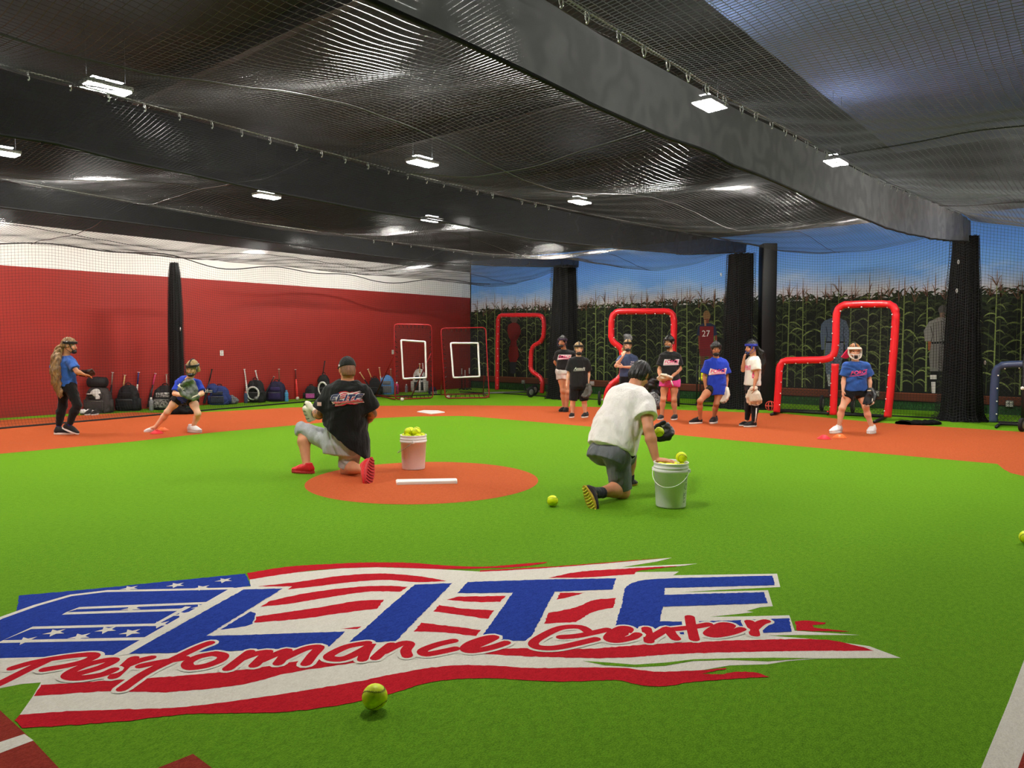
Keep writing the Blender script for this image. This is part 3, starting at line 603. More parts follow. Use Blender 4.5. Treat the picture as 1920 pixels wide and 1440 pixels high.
# ---------------------------------------------------------------- netting, real twine
def net_mesh(name, P, r, m, parent=None, sides=3, stuff=True, nrm=None):
    """P: (ni, nj, 3) knots. Twine along both directions as thin 3-sided tubes (sides=3) or ribbons (sides=2)."""
    P = np.asarray(P, np.float64); ni, nj = P.shape[:2]; Vs, Qs = [], []; base = 0
    for ax in (0, 1):
        T = np.gradient(P, axis=ax); T /= np.linalg.norm(T, axis=2, keepdims=True) + 1e-12
        N = np.cross(np.gradient(P, axis=0), np.gradient(P, axis=1)); N /= np.linalg.norm(N, axis=2, keepdims=True) + 1e-12
        S = np.cross(N, T)
        rings = [math.pi / 2 + k * math.tau / 3 for k in range(3)] if sides == 3 else [0, math.pi]
        ringv = np.stack([P + (S * math.cos(a) + N * math.sin(a)) * r for a in rings])     # k, ni, nj, 3
        k = len(rings); idx = base + np.arange(k * ni * nj).reshape(k, ni, nj); Vs.append(ringv.reshape(-1, 3)); base += k * ni * nj
        for q in range(k if sides == 3 else 1):
            a, b = idx[q], idx[(q + 1) % k]
            if ax == 0: Qs.append(np.stack([a[:-1], a[1:], b[1:], b[:-1]], -1).reshape(-1, 4))
            else: Qs.append(np.stack([a[:, :-1], b[:, :-1], b[:, 1:], a[:, 1:]], -1).reshape(-1, 4))
    o = link(name, np_mesh(name, np.concatenate(Vs), np.concatenate(Qs), smooth=(sides == 3)), m, parent)
    if stuff: o['kind'] = 'stuff'
    return o
def cab_z(x, y):
    if x in CAB: return np.interp(y, *CAB[x])
    return np.full_like(y, 3.42)
BX = [1.75, 5.61, 9.95, 13.97, 18.4]
ROOFN = thing('overhead_net', 'black knotted net sagging below the lamps over all the lanes', 'net', (10, -9, 3.4))
nm = 0.052
def roof_bay(xa, xb, ya, yb, sag, seed, za=None, zb=None):
    ni, nj = int((xb - xa) / nm), int((yb - ya) / (.032 if xa > 13 else .044))
    X, Y = np.meshgrid(np.linspace(xa, xb, ni), np.linspace(ya, yb, nj), indexing='ij'); u = (X - xa) / (xb - xa)
    z0 = cab_z(xa, Y) if za is None else za + 0 * Y; z1 = cab_z(xb, Y) if zb is None else zb + 0 * Y
    dip = 4 * u * (1 - u); s = -Y
    waves = .64 + .36 * np.cos((s - 2.2 + .5 * np.sin(X * .9 + seed)) * math.tau / 4.5) + .09 * np.sin(X * 2.1 + s * 1.5 + seed)
    end = np.exp(-((s - 1.9) / 1.2) ** 2)
    Z = z0 * (1 - u) + z1 * u - sag * dip * waves - .10 * dip * end - .02
    Pn = np.stack([X, Y, Z], -1); Pn[..., 2] += .006 * np.sin(X * 7 + Y * 3) + .004 * np.sin(Y * 11 - X * 4)
    Pn[..., 1] += .03 * np.sin(X * 2.2 + seed) ; return Pn
bays_net = [(1.75, 5.61, -17.5, -1.9, .20, 0, 3.12, None), (5.61, 9.95, -17.5, -1.9, .30, 1, None, None), (9.95, 13.97, -16.4, -1.9, .30, 2, None, None), (13.97, 18.4, -15.6, -1.9, .26, 3, None, 3.45)]
EDGE = []
for a in bays_net:
    P = roof_bay(*a); net_mesh('net_panel', P, .0017 if a[0] < 13 else .0022, M['net'] if a[0] < 13 else M['net_lit'], ROOFN); EDGE.append(P[:, -1])
    ni, nj = P.shape[:2]
    for fr in (.30, .69):   # support ropes woven across the panel
        j = int(nj * fr) if a[0] < 13 else int(nj * (fr + .12))
        MB().tube(P[::3, j] + np.array([0, 0, -.004]), .006, 5).build('support_rope', M['net'], ROOFN)
    MB().tube(P[int(ni * .45), ::4] + np.array([0, 0, -.004]), .005, 5).build('support_rope', M['net'], ROOFN)
# net wall before the cornfield, hanging from the roof net's edge to the turf
top = np.concatenate(EDGE); order = np.argsort(top[:, 0]); top = top[order]
def wall_net(name, xs, yf, zt, label):
    t = thing(name, label, 'net', (float(xs[len(xs) // 2]), float(yf(xs[len(xs) // 2], 0)), 0))
    nj = 64; V = np.zeros((len(xs), nj, 3))
    for i, x in enumerate(xs):
        zz = np.linspace(.012, zt(x), nj); V[i, :, 0] = x; V[i, :, 2] = zz; V[i, :, 1] = yf(x, zz)
    net_mesh('net_panel', V, .0015, M['netdark'], t, sides=2)
    MB().tube([tuple(v) for v in V[::4, 0]], .016, 6).build('bottom_rope', M['netdark'], t); return t, V
xs = np.arange(1.3, 19.4, .052)
BN = wall_net('cage_net', xs, lambda x, z: -1.72 - .10 * np.sin(x * 1.5) * (1 - z / 3.4) + .05 * np.sin(x * 2.9 + z), lambda x: float(np.interp(x, top[:, 0], top[:, 2])), 'black net wall hanging in front of the cornfield mural')
# net wall along the red wall
tr = [G(a, b) for a, b in [(-420, 850), (-200, 827), (0, 805), (140, 793), (310, 778), (380, 771), (508, 760), (620, 750), (700, 745), (850, 740), (960, 737)]]
ty = np.array([p.y for p in tr]); tx = np.array([p.x for p in tr]); oo = np.argsort(ty); ty, tx = ty[oo], tx[oo]
ys = np.arange(-17.3, -1.3, .052); t = thing('cage_net', 'black net wall hanging in front of the red wall, its hem lying on the turf', 'net', (1.6, -9, 0)); nj = 62
V = np.zeros((len(ys), nj, 3))
for i, y in enumerate(ys):
    xb = float(np.interp(y, ty, tx)); zt = 3.10 - .05 * math.cos(y * 1.4) - .05 * math.sin(y * 2.6)
    zz = np.linspace(0.012, zt, nj); f = np.clip(zz / .35, 0, 1)
    V[i, :, 0] = xb - .25 * (f ** .6) * (xb - .9) + .05 * np.sin(y * 1.3 + zz * 1.2) * f
    V[i, :, 1] = y; V[i, :, 2] = zz
net_mesh('net_panel', V, .0015, M['netdark'], t, sides=2)
MB().tube([tuple(v) for v in V[::4, 0]], .018, 6).build('bottom_rope', M['netdark'], t)
MB().tube([tuple(v) for v in V[::4, -1]], .012, 6).build('top_rope', M['netdark'], t)

# ---------------------------------------------------------------- gathered net columns, steel post
def net_column(c, prof, label, seed, clips, top_gather=0.0):
    """pleated bundle of gathered netting: dark core, loose twine skin"""
    t = thing('gathered_net', label, 'net', c); n = 72; c = Vector(c); H = prof[-1][1]
    zs = np.linspace(0, H, 46); rr = np.interp(zs, [p[1] for p in prof], [p[0] for p in prof])
    A = np.linspace(0, math.tau, n, endpoint=False); V = []
    for z, r0 in zip(zs, rr):
        f = z / H
        pl = .10 * np.sin(A * 11 + seed + .5 * math.sin(z * 1.7)) + .05 * np.sin(A * 23 + 2 * seed + z) + .09 * np.sin(A * 3 + seed + z * .6) * (1 - f)
        r = r0 * (.80 + pl)
        V += [(c.x + a * math.cos(q), c.y + a * .8 * math.sin(q), z + .008) for a, q in zip(r, A)]
    Q = [(i * n + k, i * n + (k + 1) % n, (i + 1) * n + (k + 1) % n, (i + 1) * n + k) for i in range(45) for k in range(n)]
    link('bundle', np_mesh('bundle', np.array(V), np.array(Q)), M['netcore'], t)
    ni, nj = int(math.tau * .42 / .05), 2 * 34; P = np.zeros((ni + 1, nj, 3)); zz = np.linspace(.02, H, nj); r2 = np.interp(zz, [p[1] for p in prof], [p[0] for p in prof])
    for i in range(ni + 1):
        q = i * math.tau / ni; w = r2 * (1.02 + .07 * np.sin(q * 7 + seed + zz) + .05 * math.sin(q * 13))
        P[i, :, 0] = c.x + w * math.cos(q); P[i, :, 1] = c.y + w * .8 * math.sin(q); P[i, :, 2] = zz + .02 * np.sin(q * 9 + zz * 8)
    net_mesh('loose_twine', P, .0030, M['netdark2'], t, sides=2)
    for a, b in clips:
        f = D(a, b, depth_of(c) - np.interp(1.0, [0, 3], [prof[1][0], prof[-1][0]]) * .95)
        lo = [(f.x + .012 * math.cos(k * math.tau / 8), f.y, f.z + .035 * math.sin(k * math.tau / 8)) for k in range(8)]
        MB().tube(lo, .007, 5, closed=True).build('snap_clip', M['clip'], t)
    return t
M['netcore'] = mat('bundled_net', srgb(10, 10, 11), 0.9, spec=.15, bump=.8, bscale=70, c2=srgb(24, 24, 24), nscale=45, stretch=(1, 1, .6))
M['netdark2'] = mat('dark_net_twine', srgb(26, 26, 26), 0.7)
def base_c(px, py): p = G(px, py); return (p.x, p.y, 0)
net_column(base_c(1799, 789), [(.46, 0), (.38, .12), (.35, .5), (.32, 1.2), (.28, 2.2), (.235, 2.9), (.22, 3.3)], 'gathered black net column hanging at the end of the nearest valance', 1.0, [(1797, 491), (1794, 545), (1847, 680)])
net_column(base_c(1384, 766), [(.46, 0), (.40, .12), (.38, .6), (.36, 1.4), (.32, 2.4), (.29, 3.3)], 'gathered black net column beside the black steel post', 2.3, [(1352, 515), (1352, 563)])
net_column(base_c(1057, 748), [(.52, 0), (.47, .12), (.45, .5), (.42, 1.4), (.36, 2.4), (.33, 3.35)], 'gathered black net column at the end of the farthest valance', 3.9, [(1032, 524), (1030, 579)])
net_column(base_c(333, 773), [(.20, 0), (.19, .3), (.175, 1.2), (.16, 2.2), (.13, 2.8), (.09, 3.02)], 'narrow gathered black net tied up in front of the red wall', 5.1, [(338, 617)])
q = PX(0, 0, 10.6)
c = D(1436, 700, 15.9); b = MB()
b.box((c.x, c.y, 1.75), (.30, .30, 3.5), Matrix.Rotation(YAW, 3, 'Z'), bev=.02).box((c.x, c.y, .02), (.40, .40, .04), Matrix.Rotation(YAW, 3, 'Z'))
tag(b.build('steel_post', mat('black_steel', srgb(14, 14, 16), .5)), 'black square steel post right of the gathered net column', 'post')
# ---------------------------------------------------------------- figures: one smooth skin grown from a distance field
BIG = 1.0
class Field:
    def __init__(s, lo, hi, h):
        s.h = h; s.lo = np.array(lo, float) - 4 * h; n = np.ceil((np.array(hi, float) + 4 * h - s.lo) / h).astype(int) + 1
        s.ax = [s.lo[i] + h * np.arange(n[i]) for i in range(3)]; s.F = np.full(n, BIG, np.float32)
    def sub(s, lo, hi):
        sl = []
        for i in range(3):
            a = int(np.clip(np.floor((lo[i] - s.lo[i]) / s.h), 0, len(s.ax[i]))); b = int(np.clip(np.ceil((hi[i] - s.lo[i]) / s.h) + 1, 0, len(s.ax[i])))
            sl.append(slice(a, b))
        return tuple(sl), s.ax[0][sl[0]][:, None, None], s.ax[1][sl[1]][None, :, None], s.ax[2][sl[2]][None, None, :]
    def _mix(s, sl, d, k, op='add'):
        a = s.F[sl]
        if a.size == 0: return
        if op == 'cut': s.F[sl] = np.maximum(a, -d); return
        if k <= 0: s.F[sl] = np.minimum(a, d); return
        hh = np.maximum(k - np.abs(a - d), 0) / k; s.F[sl] = np.minimum(a, d) - hh * hh * k * .25
    def cone(s, a, b, ra, rb, k=.02, cutA=None, cutB=None, op='add', flat=None):
        a, b = np.array(a, float), np.array(b, float); m = max(ra, rb) + 3 * s.h + k
        sl, X, Y, Z = s.sub(np.minimum(a, b) - m, np.maximum(a, b) + m); ab = b - a; L2 = max(ab @ ab, 1e-9)
        t = ((X - a[0]) * ab[0] + (Y - a[1]) * ab[1] + (Z - a[2]) * ab[2]) / L2; tc = np.clip(t, 0, 1)
        d = np.sqrt((X - a[0] - tc * ab[0]) ** 2 + (Y - a[1] - tc * ab[1]) ** 2 + (Z - a[2] - tc * ab[2]) ** 2) - (ra + (rb - ra) * tc)
        L = math.sqrt(L2)
        if cutB is not None: d = np.maximum(d, (t - cutB) * L)
        if cutA is not None: d = np.maximum(d, (cutA - t) * L)
        s._mix(sl, d, k, op); return s
    def chain(s, pts, rs, k=.015):
        for i in range(len(pts) - 1): s.cone(pts[i], pts[i + 1], rs[i], rs[i + 1], k)
        return s
    def ell(s, c, r, M, k=.02, op='add', half=None):
        """M: 3x3 whose columns are the ellipsoid's axes; half=(axis vector, offset) keeps the part beyond a plane"""
        c, r, M = np.array(c, float), np.array(r, float), np.array(M, float); m = max(r) + 3 * s.h + k
        sl, X, Y, Z = s.sub(c - m, c + m); q = [((X - c[0]) * M[0, i] + (Y - c[1]) * M[1, i] + (Z - c[2]) * M[2, i]) for i in range(3)]
        k0 = np.sqrt(sum((q[i] / r[i]) ** 2 for i in range(3))); k1 = np.sqrt(sum((q[i] / r[i] ** 2) ** 2 for i in range(3))) + 1e-9
        d = k0 * (k0 - 1) / k1
        for hv, off in (half or []):
            hv = np.array(hv, float); d = np.maximum(d, off - ((X - c[0]) * hv[0] + (Y - c[1]) * hv[1] + (Z - c[2]) * hv[2]))
        s._mix(sl, d, k, op); return s
    def loft(s, o, r, f, u, sec, k=.02, n=2.4, tilt=None):
        """sections (height along u, half width, half depth, shift forward) about origin o"""
        o, r, f, u = (np.array(v, float) for v in (o, r, f, u)); hs = [q[0] for q in sec]; m = max(max(q[1], q[2]) for q in sec) + .08 + k
        pts = np.array([o + u * hs[0], o + u * hs[-1]]); sl, X, Y, Z = s.sub(pts.min(0) - m, pts.max(0) + m)
        dx, dy, dz = X - o[0], Y - o[1], Z - o[2]
        U = dx * u[0] + dy * u[1] + dz * u[2]; A = dx * r[0] + dy * r[1] + dz * r[2]; Bq = dx * f[0] + dy * f[1] + dz * f[2]
        w = np.interp(U, hs, [q[1] for q in sec]); dd = np.interp(U, hs, [q[2] for q in sec]); sh = np.interp(U, hs, [q[3] if len(q) > 3 else 0 for q in sec])
        g = (np.abs(A / w) ** n + np.abs((Bq - sh) / dd) ** n) ** (1 / n); d = (g - 1) * np.minimum(w, dd)
        UT = U if tilt is None else U - tilt[0] * A - tilt[1] * Bq
        d = np.maximum(np.maximum(d, hs[0] - UT), U - hs[-1]); s._mix(sl, d, k); return s
    def plane_cut(s, c, nrm):
        """remove everything on the side nrm points to"""
        c, nrm = np.array(c, float), np.array(nrm, float); nrm = nrm / np.linalg.norm(nrm)
        d = (s.ax[0][:, None, None] - c[0]) * nrm[0] + (s.ax[1][None, :, None] - c[1]) * nrm[1] + (s.ax[2][None, None, :] - c[2]) * nrm[2]
        s.F = np.maximum(s.F, d.astype(np.float32)); return s
    def mesh(s, name, relax=2, post=None):
        F = s.F; ins = F < 0; n = np.array(F.shape)
        cnt = np.zeros(n - 1, np.int8)
        for i in (0, 1):
            for j in (0, 1):
                for k in (0, 1): cnt += ins[i:n[0] - 1 + i, j:n[1] - 1 + j, k:n[2] - 1 + k]
        act = (cnt > 0) & (cnt < 8); ci = np.argwhere(act)
        if len(ci) == 0: raise RuntimeError('empty field ' + name)
        idx = np.full(n - 1, -1, np.int64); idx[act] = np.arange(len(ci))
        acc = np.zeros((len(ci), 3)); num = np.zeros(len(ci)); cr = [(0, 0, 0), (1, 0, 0), (0, 1, 0), (1, 1, 0), (0, 0, 1), (1, 0, 1), (0, 1, 1), (1, 1, 1)]
        val = [F[ci[:, 0] + a, ci[:, 1] + b, ci[:, 2] + c].astype(float) for a, b, c in cr]
        for a in range(8):
            for ax in range(3):
                if cr[a][ax]: continue
                b = a + (1, 2, 4)[ax]; va, vb = val[a], val[b]; cross = (va < 0) != (vb < 0)
                t = np.where(cross, va / np.where(va - vb == 0, 1, va - vb), 0)
                pt = np.array(cr[a], float)[None, :] + 0 * acc; pt[:, ax] += t; acc[cross] += pt[cross]; num[cross] += 1
        V = s.lo + s.h * (ci + acc / num[:, None]); Q = []
        for ax in range(3):
            sl0 = [slice(1, -1)] * 3; sl1 = [slice(1, -1)] * 3; sl0[ax] = slice(0, -1); sl1[ax] = slice(1, None)
            A, Bv = ins[tuple(sl0)], ins[tuple(sl1)]; ed = np.argwhere(A != Bv); fl = A[tuple(ed.T)]
            off = np.array([1, 1, 1]); off[ax] = 0; e = ed + off; b, c = [(1, 2), (2, 0), (0, 1)][ax]
            def cell(db, dc):
                q = e.copy(); q[:, b] -= db; q[:, c] -= dc; return idx[tuple(q.T)]
            q = np.stack([cell(1, 1), cell(0, 1), cell(0, 0), cell(1, 0)], 1); q[~fl] = q[~fl][:, ::-1]; Q.append(q)
        Q = np.concatenate(Q); Q = Q[(Q >= 0).all(1)]
        for _ in range(relax):       # Laplacian relaxing
            S = np.zeros_like(V); w = np.zeros(len(V))
            for a in range(4):
                b = (a + 1) % 4
                for p, q in ((a, b), (b, a)):
                    for d in range(3): S[:, d] += np.bincount(Q[:, p], V[Q[:, q], d], len(V))
                    w += np.bincount(Q[:, p], minlength=len(V))
            V = V * .45 + .55 * S / np.maximum(w, 1)[:, None]
        if post is not None: V = post(V, Q)
        return np_mesh(name, V, Q), V
def vnormals(V, Q):
    n = np.cross(V[Q[:, 2]] - V[Q[:, 0]], V[Q[:, 3]] - V[Q[:, 1]]); N = np.zeros_like(V)
    for a in range(4):
        for d in range(3): N[:, d] += np.bincount(Q[:, a], n[:, d], len(V))
    return N / (np.linalg.norm(N, axis=1, keepdims=True) + 1e-12)
def wrinkles(amp, seed, f=(7, 7, 3), u=None):
    def post(V, Q):
        N = vnormals(V, Q); P = V * np.array(f); w = perp_noise(P, seed, .6); w2 = perp_noise(V * np.array([6, 6, 13]), seed + 5, .5)
        r = np.random.RandomState(seed); d = r.normal(size=3); d[2] = abs(d[2]) * .4; d /= np.linalg.norm(d)
        q = perp_noise(V * np.array([3, 3, 3]), seed + 9, .5); w3 = np.sin(V @ d * 62 + 3.2 * w + 2 * q) * np.clip(q + .25, 0, 1)
        w4 = np.sin(V @ np.array([d[1], -d[0], .5]) * 48 + 2.6 * w2) * np.clip(-q + .1, 0, 1)
        return V + N * (amp * (.8 * w + .5 * w2 + 1.25 * w3 + 1.1 * w4))[:, None]
    return post
def set_col(me, C):
    a = me.color_attributes.new('Col', 'FLOAT_COLOR', 'POINT'); a.data.foreach_set('color', np.concatenate([C, np.ones((len(C), 1))], 1).astype(np.float32).ravel())
v3 = lambda p: np.array(p, float)
unit = lambda a: v3(a) / (np.linalg.norm(a) + 1e-12)
M['skin'] = vcol_mat('skin', 0.5, 0.3, .08, 90)
HAIRM = {}
def hair_mat(name, c, c2):
    if name not in HAIRM: HAIRM[name] = mat('hair_' + name, c, 0.42, c2=c2, nscale=38, bump=.7, bscale=55, spec=.5, stretch=(1.6, 1.6, .3))
    return HAIRM[name]
CLOTH = {}
def cloth(name, c, rough=.85, c2=None, bump=.15):
    if name not in CLOTH: CLOTH[name] = mat(name, c, rough, noise=.10, nscale=6, bump=.6, bscale=15, bdist=.025, spec=.2, sheen=.15, c2=c2, stretch=(1.5, 1.5, .55))
    return CLOTH[name]
# ---- shoes: one pair of prototype outlines, fitted per foot
def make_shoe(parent, ankle, heel, toe, up, m_up, m_sole, L=None, lace=True, tread=None):
    """heel and toe lie on the sole; up points from sole to ankle"""
    heel, toe, up = v3(heel), v3(toe), unit(up); f = unit(toe - heel); up = unit(up - f * (up @ f)); s = np.cross(f, up); Ln = np.linalg.norm(toe - heel)
    P = lambda a, b, c: heel + f * (a * Ln) + s * (b * Ln) + up * (c * Ln)
    pts = np.array([P(a, b, c) for a in (-.1, 1.1) for b in (-.3, .3) for c in (-.05, .6)]); h = max(.006, Ln / 40)
    F = Field(pts.min(0), pts.max(0), h); Mx = np.stack([f, s, up], 1)
    F.ell(P(.24, 0, .17), (.25 * Ln, .155 * Ln, .16 * Ln), Mx, .03).ell(P(.72, .01, .13), (.30 * Ln, .185 * Ln, .10 * Ln), Mx, .05).ell(P(.48, 0, .19), (.26 * Ln, .155 * Ln, .15 * Ln), Mx, .05)
    F.cone(P(.20, 0, .2), P(.22, 0, .40), .135 * Ln, .125 * Ln, .03, cutB=1.0).plane_cut(P(0, 0, .07), -up)
    me, _ = F.mesh('shoe', 1); o = link('shoe', me, m_up, parent)
    b = MB(); ring = []
    for k in range(20):
        a = k * math.tau / 20; x = .49 + .52 * math.cos(a); wd = .135 + .055 * max(0, math.sin((x) * 2.2)); ring.append((x, wd * math.sin(a) * (1.15)))
    lo = [P(x, y, 0.0) for x, y in ring]; mi = [P(x * 1.01, y * 1.04, .055) for x, y in ring]; hi = [P(x * .985 + .01, y * .95, .10) for x, y in ring]; n = 20
    b.add(lo + mi + hi, [tuple(range(n))[::-1], tuple(range(2 * n, 3 * n))] + [(r * n + i, r * n + (i + 1) % n, (r + 1) * n + (i + 1) % n, (r + 1) * n + i) for r in (0, 1) for i in range(n)])
    b.build('sole', m_sole, o)
    if tread:
        b = MB()
        for i in range(9):
            x = .06 + i * .105; wd = (.10 + .05 * max(0, math.sin(x * 2.2))); b.tube([P(x, -wd, -.004), P(x + .03, 0, -.012), P(x, wd, -.004)], .011 * Ln / .28 * .6, 5)
        b.build('tread', tread, o)
    if lace:
        b = MB()
        for a in (.42, .5, .58, .66): b.tube([P(a, -.09, .335 - a * .12), P(a, 0, .385 - a * .14), P(a, .09, .335 - a * .12)], .0045, 4)
        b.build('laces', m_sole, o)['kind'] = 'stuff'
    return o
def person(label, Y, J, S, opt):
    """J: joint -> (photo x, photo y, depth offset); S: body scale 1 = 1.6 m; opt: looks"""
    W = {k: v3(D(v[0], v[1], Y + (v[2] if len(v) > 2 else 0))) for k, v in J.items()}
    for k in W:
        if k.startswith('toe') or k.startswith('heel'):
            if opt.get('flat_' + k, True): W[k][2] = max(W[k][2], .0) if opt.get('keep_z') else .004
    ad = opt.get('adult', False); h = opt.get('h', .0085)
    sk = np.array(opt['skin'][:3])
    pel = (W['hipL'] + W['hipR']) / 2; nb = W['neck']; u = unit(nb - pel)
    sh0 = opt.get('slope', .022) * S; mid = (W['shL'] + W['shR']) / 2
    for k in ('shL', 'shR'): W[k] = mid + (W[k] - mid) * opt.get('narrow', .93) - u * sh0
    r = W['shR'] - W['shL']; r = unit(r - u * (r @ u)); f = np.cross(u, r); L = np.linalg.norm(nb - pel)
    root = thing('person', label, 'person', (float(pel[0]), float(pel[1]), 0.0))
    # ---- skin
    al = np.array(list(W.values())); F = Field(al.min(0) - .16 * S, al.max(0) + .17 * S, h)
    tw = opt.get('torso', (1, 1)); a_, b_ = tw
    sec = [(-.10 * L, .115 * S * a_, .085 * S * b_), (.0, .148 * S * a_, .105 * S * b_), (.18 * L, .142 * S * a_, .100 * S * b_), (.42 * L, .122 * S * a_, .088 * S * b_), (.72 * L, .146 * S * a_, .100 * S * b_), (.88 * L, .135 * S * a_, .085 * S * b_), (1.0 * L, .06 * S, .05 * S)]
    F.loft(pel, r, f, u, sec, .03)
    ra = opt.get('arm', 1.0) * S; rl = opt.get('leg', 1.0) * S
    for sd in 'LR':
        sh, el, wr = W['sh' + sd], W['el' + sd], W['wr' + sd]
        F.cone(nb - u * .05 * S, sh, .045 * S, .047 * ra, .04).cone(sh, sh + (el - sh) * .5, .046 * ra, .041 * ra, .03).cone(sh + (el - sh) * .5, el, .041 * ra, .033 * ra, .02)
        m = el + (wr - el) * .32; F.cone(el, m, .033 * ra, .036 * ra, .02).cone(m, wr, .036 * ra, .0225 * ra, .02)
        hp, kn, an = W['hip' + sd], W['kn' + sd], W['an' + sd]
        F.cone(hp, hp + (kn - hp) * .5, .080 * rl, .068 * rl, .04).cone(hp + (kn - hp) * .5, kn, .068 * rl, .046 * rl, .03)
        kb = kn + (an - kn) * .33; back = opt.get('calf' + sd, -f * .012 * S)
        F.cone(kn, kb + back, .046 * rl, .050 * rl, .03).cone(kb + back, an, .050 * rl, .029 * rl, .03)
        F.ell(kn + opt.get('kcap' + sd, f * .012 * S), (.046 * rl,) * 3, np.eye(3), .03)
        if 'toe' + sd in W: F.cone(an, W['heel' + sd] + (W['toe' + sd] - W['heel' + sd]) * .35 + unit(opt.get('shoeup' + sd, (0, 0, 1))) * .06 * S, .029 * rl, .026 * rl, .02)
        # hand: palm, four fingers, thumb
        hd = opt.get('hand' + sd)
        if hd:
            tip = v3(D(hd[0], hd[1], Y + hd[2])); d = unit(tip - wr); pn = unit(v3(hd[3]) if len(hd) > 3 else -f); pn = unit(pn - d * (pn @ d)); sv = np.cross(d, pn); curl = hd[4] if len(hd) > 4 else .35; hl = (.175 if ad else .155) * S
            side = 1 if (hd[5] if len(hd) > 5 else sd == 'R') else -1
            F.ell(wr + d * hl * .30, (.043 * S * (1.1 if ad else .9), hl * .30, .017 * S), np.stack([sv, d, pn], 1), .012)
            for q in range(4):
                o = (q - 1.5) * .0185 * S * (1.12 if ad else 1); fl = hl * (.44, .50, .47, .38)[q]; fr = .0078 * S * (1.1 if ad else 1)
                p0 = wr + d * hl * .50 + sv * o * .9; d1 = unit(d + pn * curl * .6 + sv * o * 4.5); p1 = p0 + d1 * fl * .5; d2 = unit(d + pn * curl * 2.2 + sv * o * 4); p2 = p1 + d2 * fl * .5
                F.cone(p0, p1, fr * 1.1, fr, .004).cone(p1, p2, fr, fr * .8, .003)
            t0 = wr + d * hl * .16 + sv * side * .026 * S; t1 = t0 + unit(d * .7 + sv * side * .75 + pn * .2) * hl * .26; t2 = t1 + unit(d + sv * side * .15 + pn * .3) * hl * .2
            F.cone(t0, t1, .013 * S, .0105 * S, .012).cone(t1, t2, .0105 * S, .008 * S, .004)
    hc, hf, hu = W['head'], unit(v3(opt['face'])), v3(opt.get('hup', (0, 0, 1))); hu = unit(hu - hf * (hu @ hf) * (0 if False else 1)) if True else hu
    hr = np.cross(hf, hu); HS = opt.get('hs', 1.0); MH = np.stack([hr, hf, hu], 1)
    H = lambda a, b, c: hc + (hr * a + hf * b + hu * c) * HS
    F.cone(nb - u * .03 * S, H(0, -.022, -.055), .054 * S * opt.get('nk', 1), .049 * S * opt.get('nk', 1), .03)
    F.ell(H(0, -.012, .032), v3((.072, .092, .085)) * HS, MH, .01).ell(H(0, .022, -.045), v3((.055, .062, .068)) * HS, MH, .03)
    F.cone(H(-.012, .062, -.093), H(.012, .062, -.093), .021 * HS, .021 * HS, .02)
    F.cone(H(0, .086, .012), H(0, .103, -.028), .008 * HS, .014 * HS, .010)
    for q in (-1, 1):
        F.ell(H(.033 * q, .096, .012), v3((.016, .011, .009)) * HS, MH, .008, 'cut'); F.ell(H(.033 * q, .074, .010), v3((.013,) * 3) * HS, MH, .003)
        F.ell(H(.074 * q, -.008, -.004), v3((.010, .020, .032)) * HS, MH, .006); F.ell(H(.038 * q, .066, -.03), v3((.022, .02, .02)) * HS, MH, .02)
    F.cone(H(-.018, .083, -.060), H(.018, .083, -.060), .0075 * HS, .0075 * HS, .008)
    me, V = F.mesh('body', 2); C = np.tile(sk, (len(V), 1)); C *= (1 + .05 * perp_noise(V, 3, 6))[:, None]
    q = (V - hc) / HS; a, b, c = q @ hr, q @ hf, q @ hu; hd_ = (np.abs(a) < .1) & (np.abs(b) < .13) & (np.abs(c) < .14)
    def paint(msk, col, t=1.0): C[msk & hd_] = C[msk & hd_] * (1 - t) + np.array(col[:3]) * t
    front = b > .035
    paint(front & ((a / .024) ** 2 + ((c + .060) / .010) ** 2 < 1), srgb(168, 84, 78), .8)
    for sg in (-1, 1):
        paint(front & (((a - .033 * sg) / .016) ** 2 + ((c - .010) / .007) ** 2 < 1), srgb(225, 220, 214), .8); paint(front & (((a - .033 * sg) / .0075) ** 2 + ((c - .010) / .008) ** 2 < 1), srgb(48, 34, 28))
        paint(front & (((a - .034 * sg) / .024) ** 2 + ((c - .034) / .005) ** 2 < 1), opt.get('brow', srgb(84, 60, 44)), .6); paint(front & (((a - .04 * sg) / .022) ** 2 + ((c + .03) / .02) ** 2 < 1), srgb(214, 120, 100), .25)
    if opt.get('tattoo'):
        for sd in opt['tattoo']:
            el, wr, sh = W['el' + sd], W['wr' + sd], W['sh' + sd]
            dd = np.full(len(V), 9.0)
            for A, Bp in ((sh, el), (el, wr)):
                ab = Bp - A; t = np.clip((V - A) @ ab / (ab @ ab), 0, 1); dd = np.minimum(dd, np.linalg.norm(V - A - t[:, None] * ab, axis=1))
            n = perp_noise(V, 21, 9) + .7 * perp_noise(V, 22, 17); mk = (dd < .09) & (n > .05) & (np.linalg.norm(V - wr, axis=1) > .07); C[mk] = C[mk] * .42 + np.array(srgb(62, 66, 68)[:3]) * .58
    set_col(me, np.clip(C, 0, 1)); body = link('body', me, M['skin'], root)
    # ---- shirt
    out = {'root': root, 'W': W, 'r': r, 'f': f, 'u': u, 'L': L, 'pel': pel, 'H': H, 'hr': hr, 'hf': hf, 'hu': hu, 'HS': HS, 'S': S, 'body': body, 'nb': nb}
    sp = opt['shirt']; hem = sp.get('hem', -.05) ; e = sp.get('ease', .018) * S; ts = sp.get('wide', (1, 1))
    F = Field(al.min(0) - .2 * S, al.max(0) + .12 * S, opt.get('hc', .0095))
    sw = lambda w, d, x=0: (w * S * a_ * ts[0] + e, d * S * b_ * ts[1] + e, x)
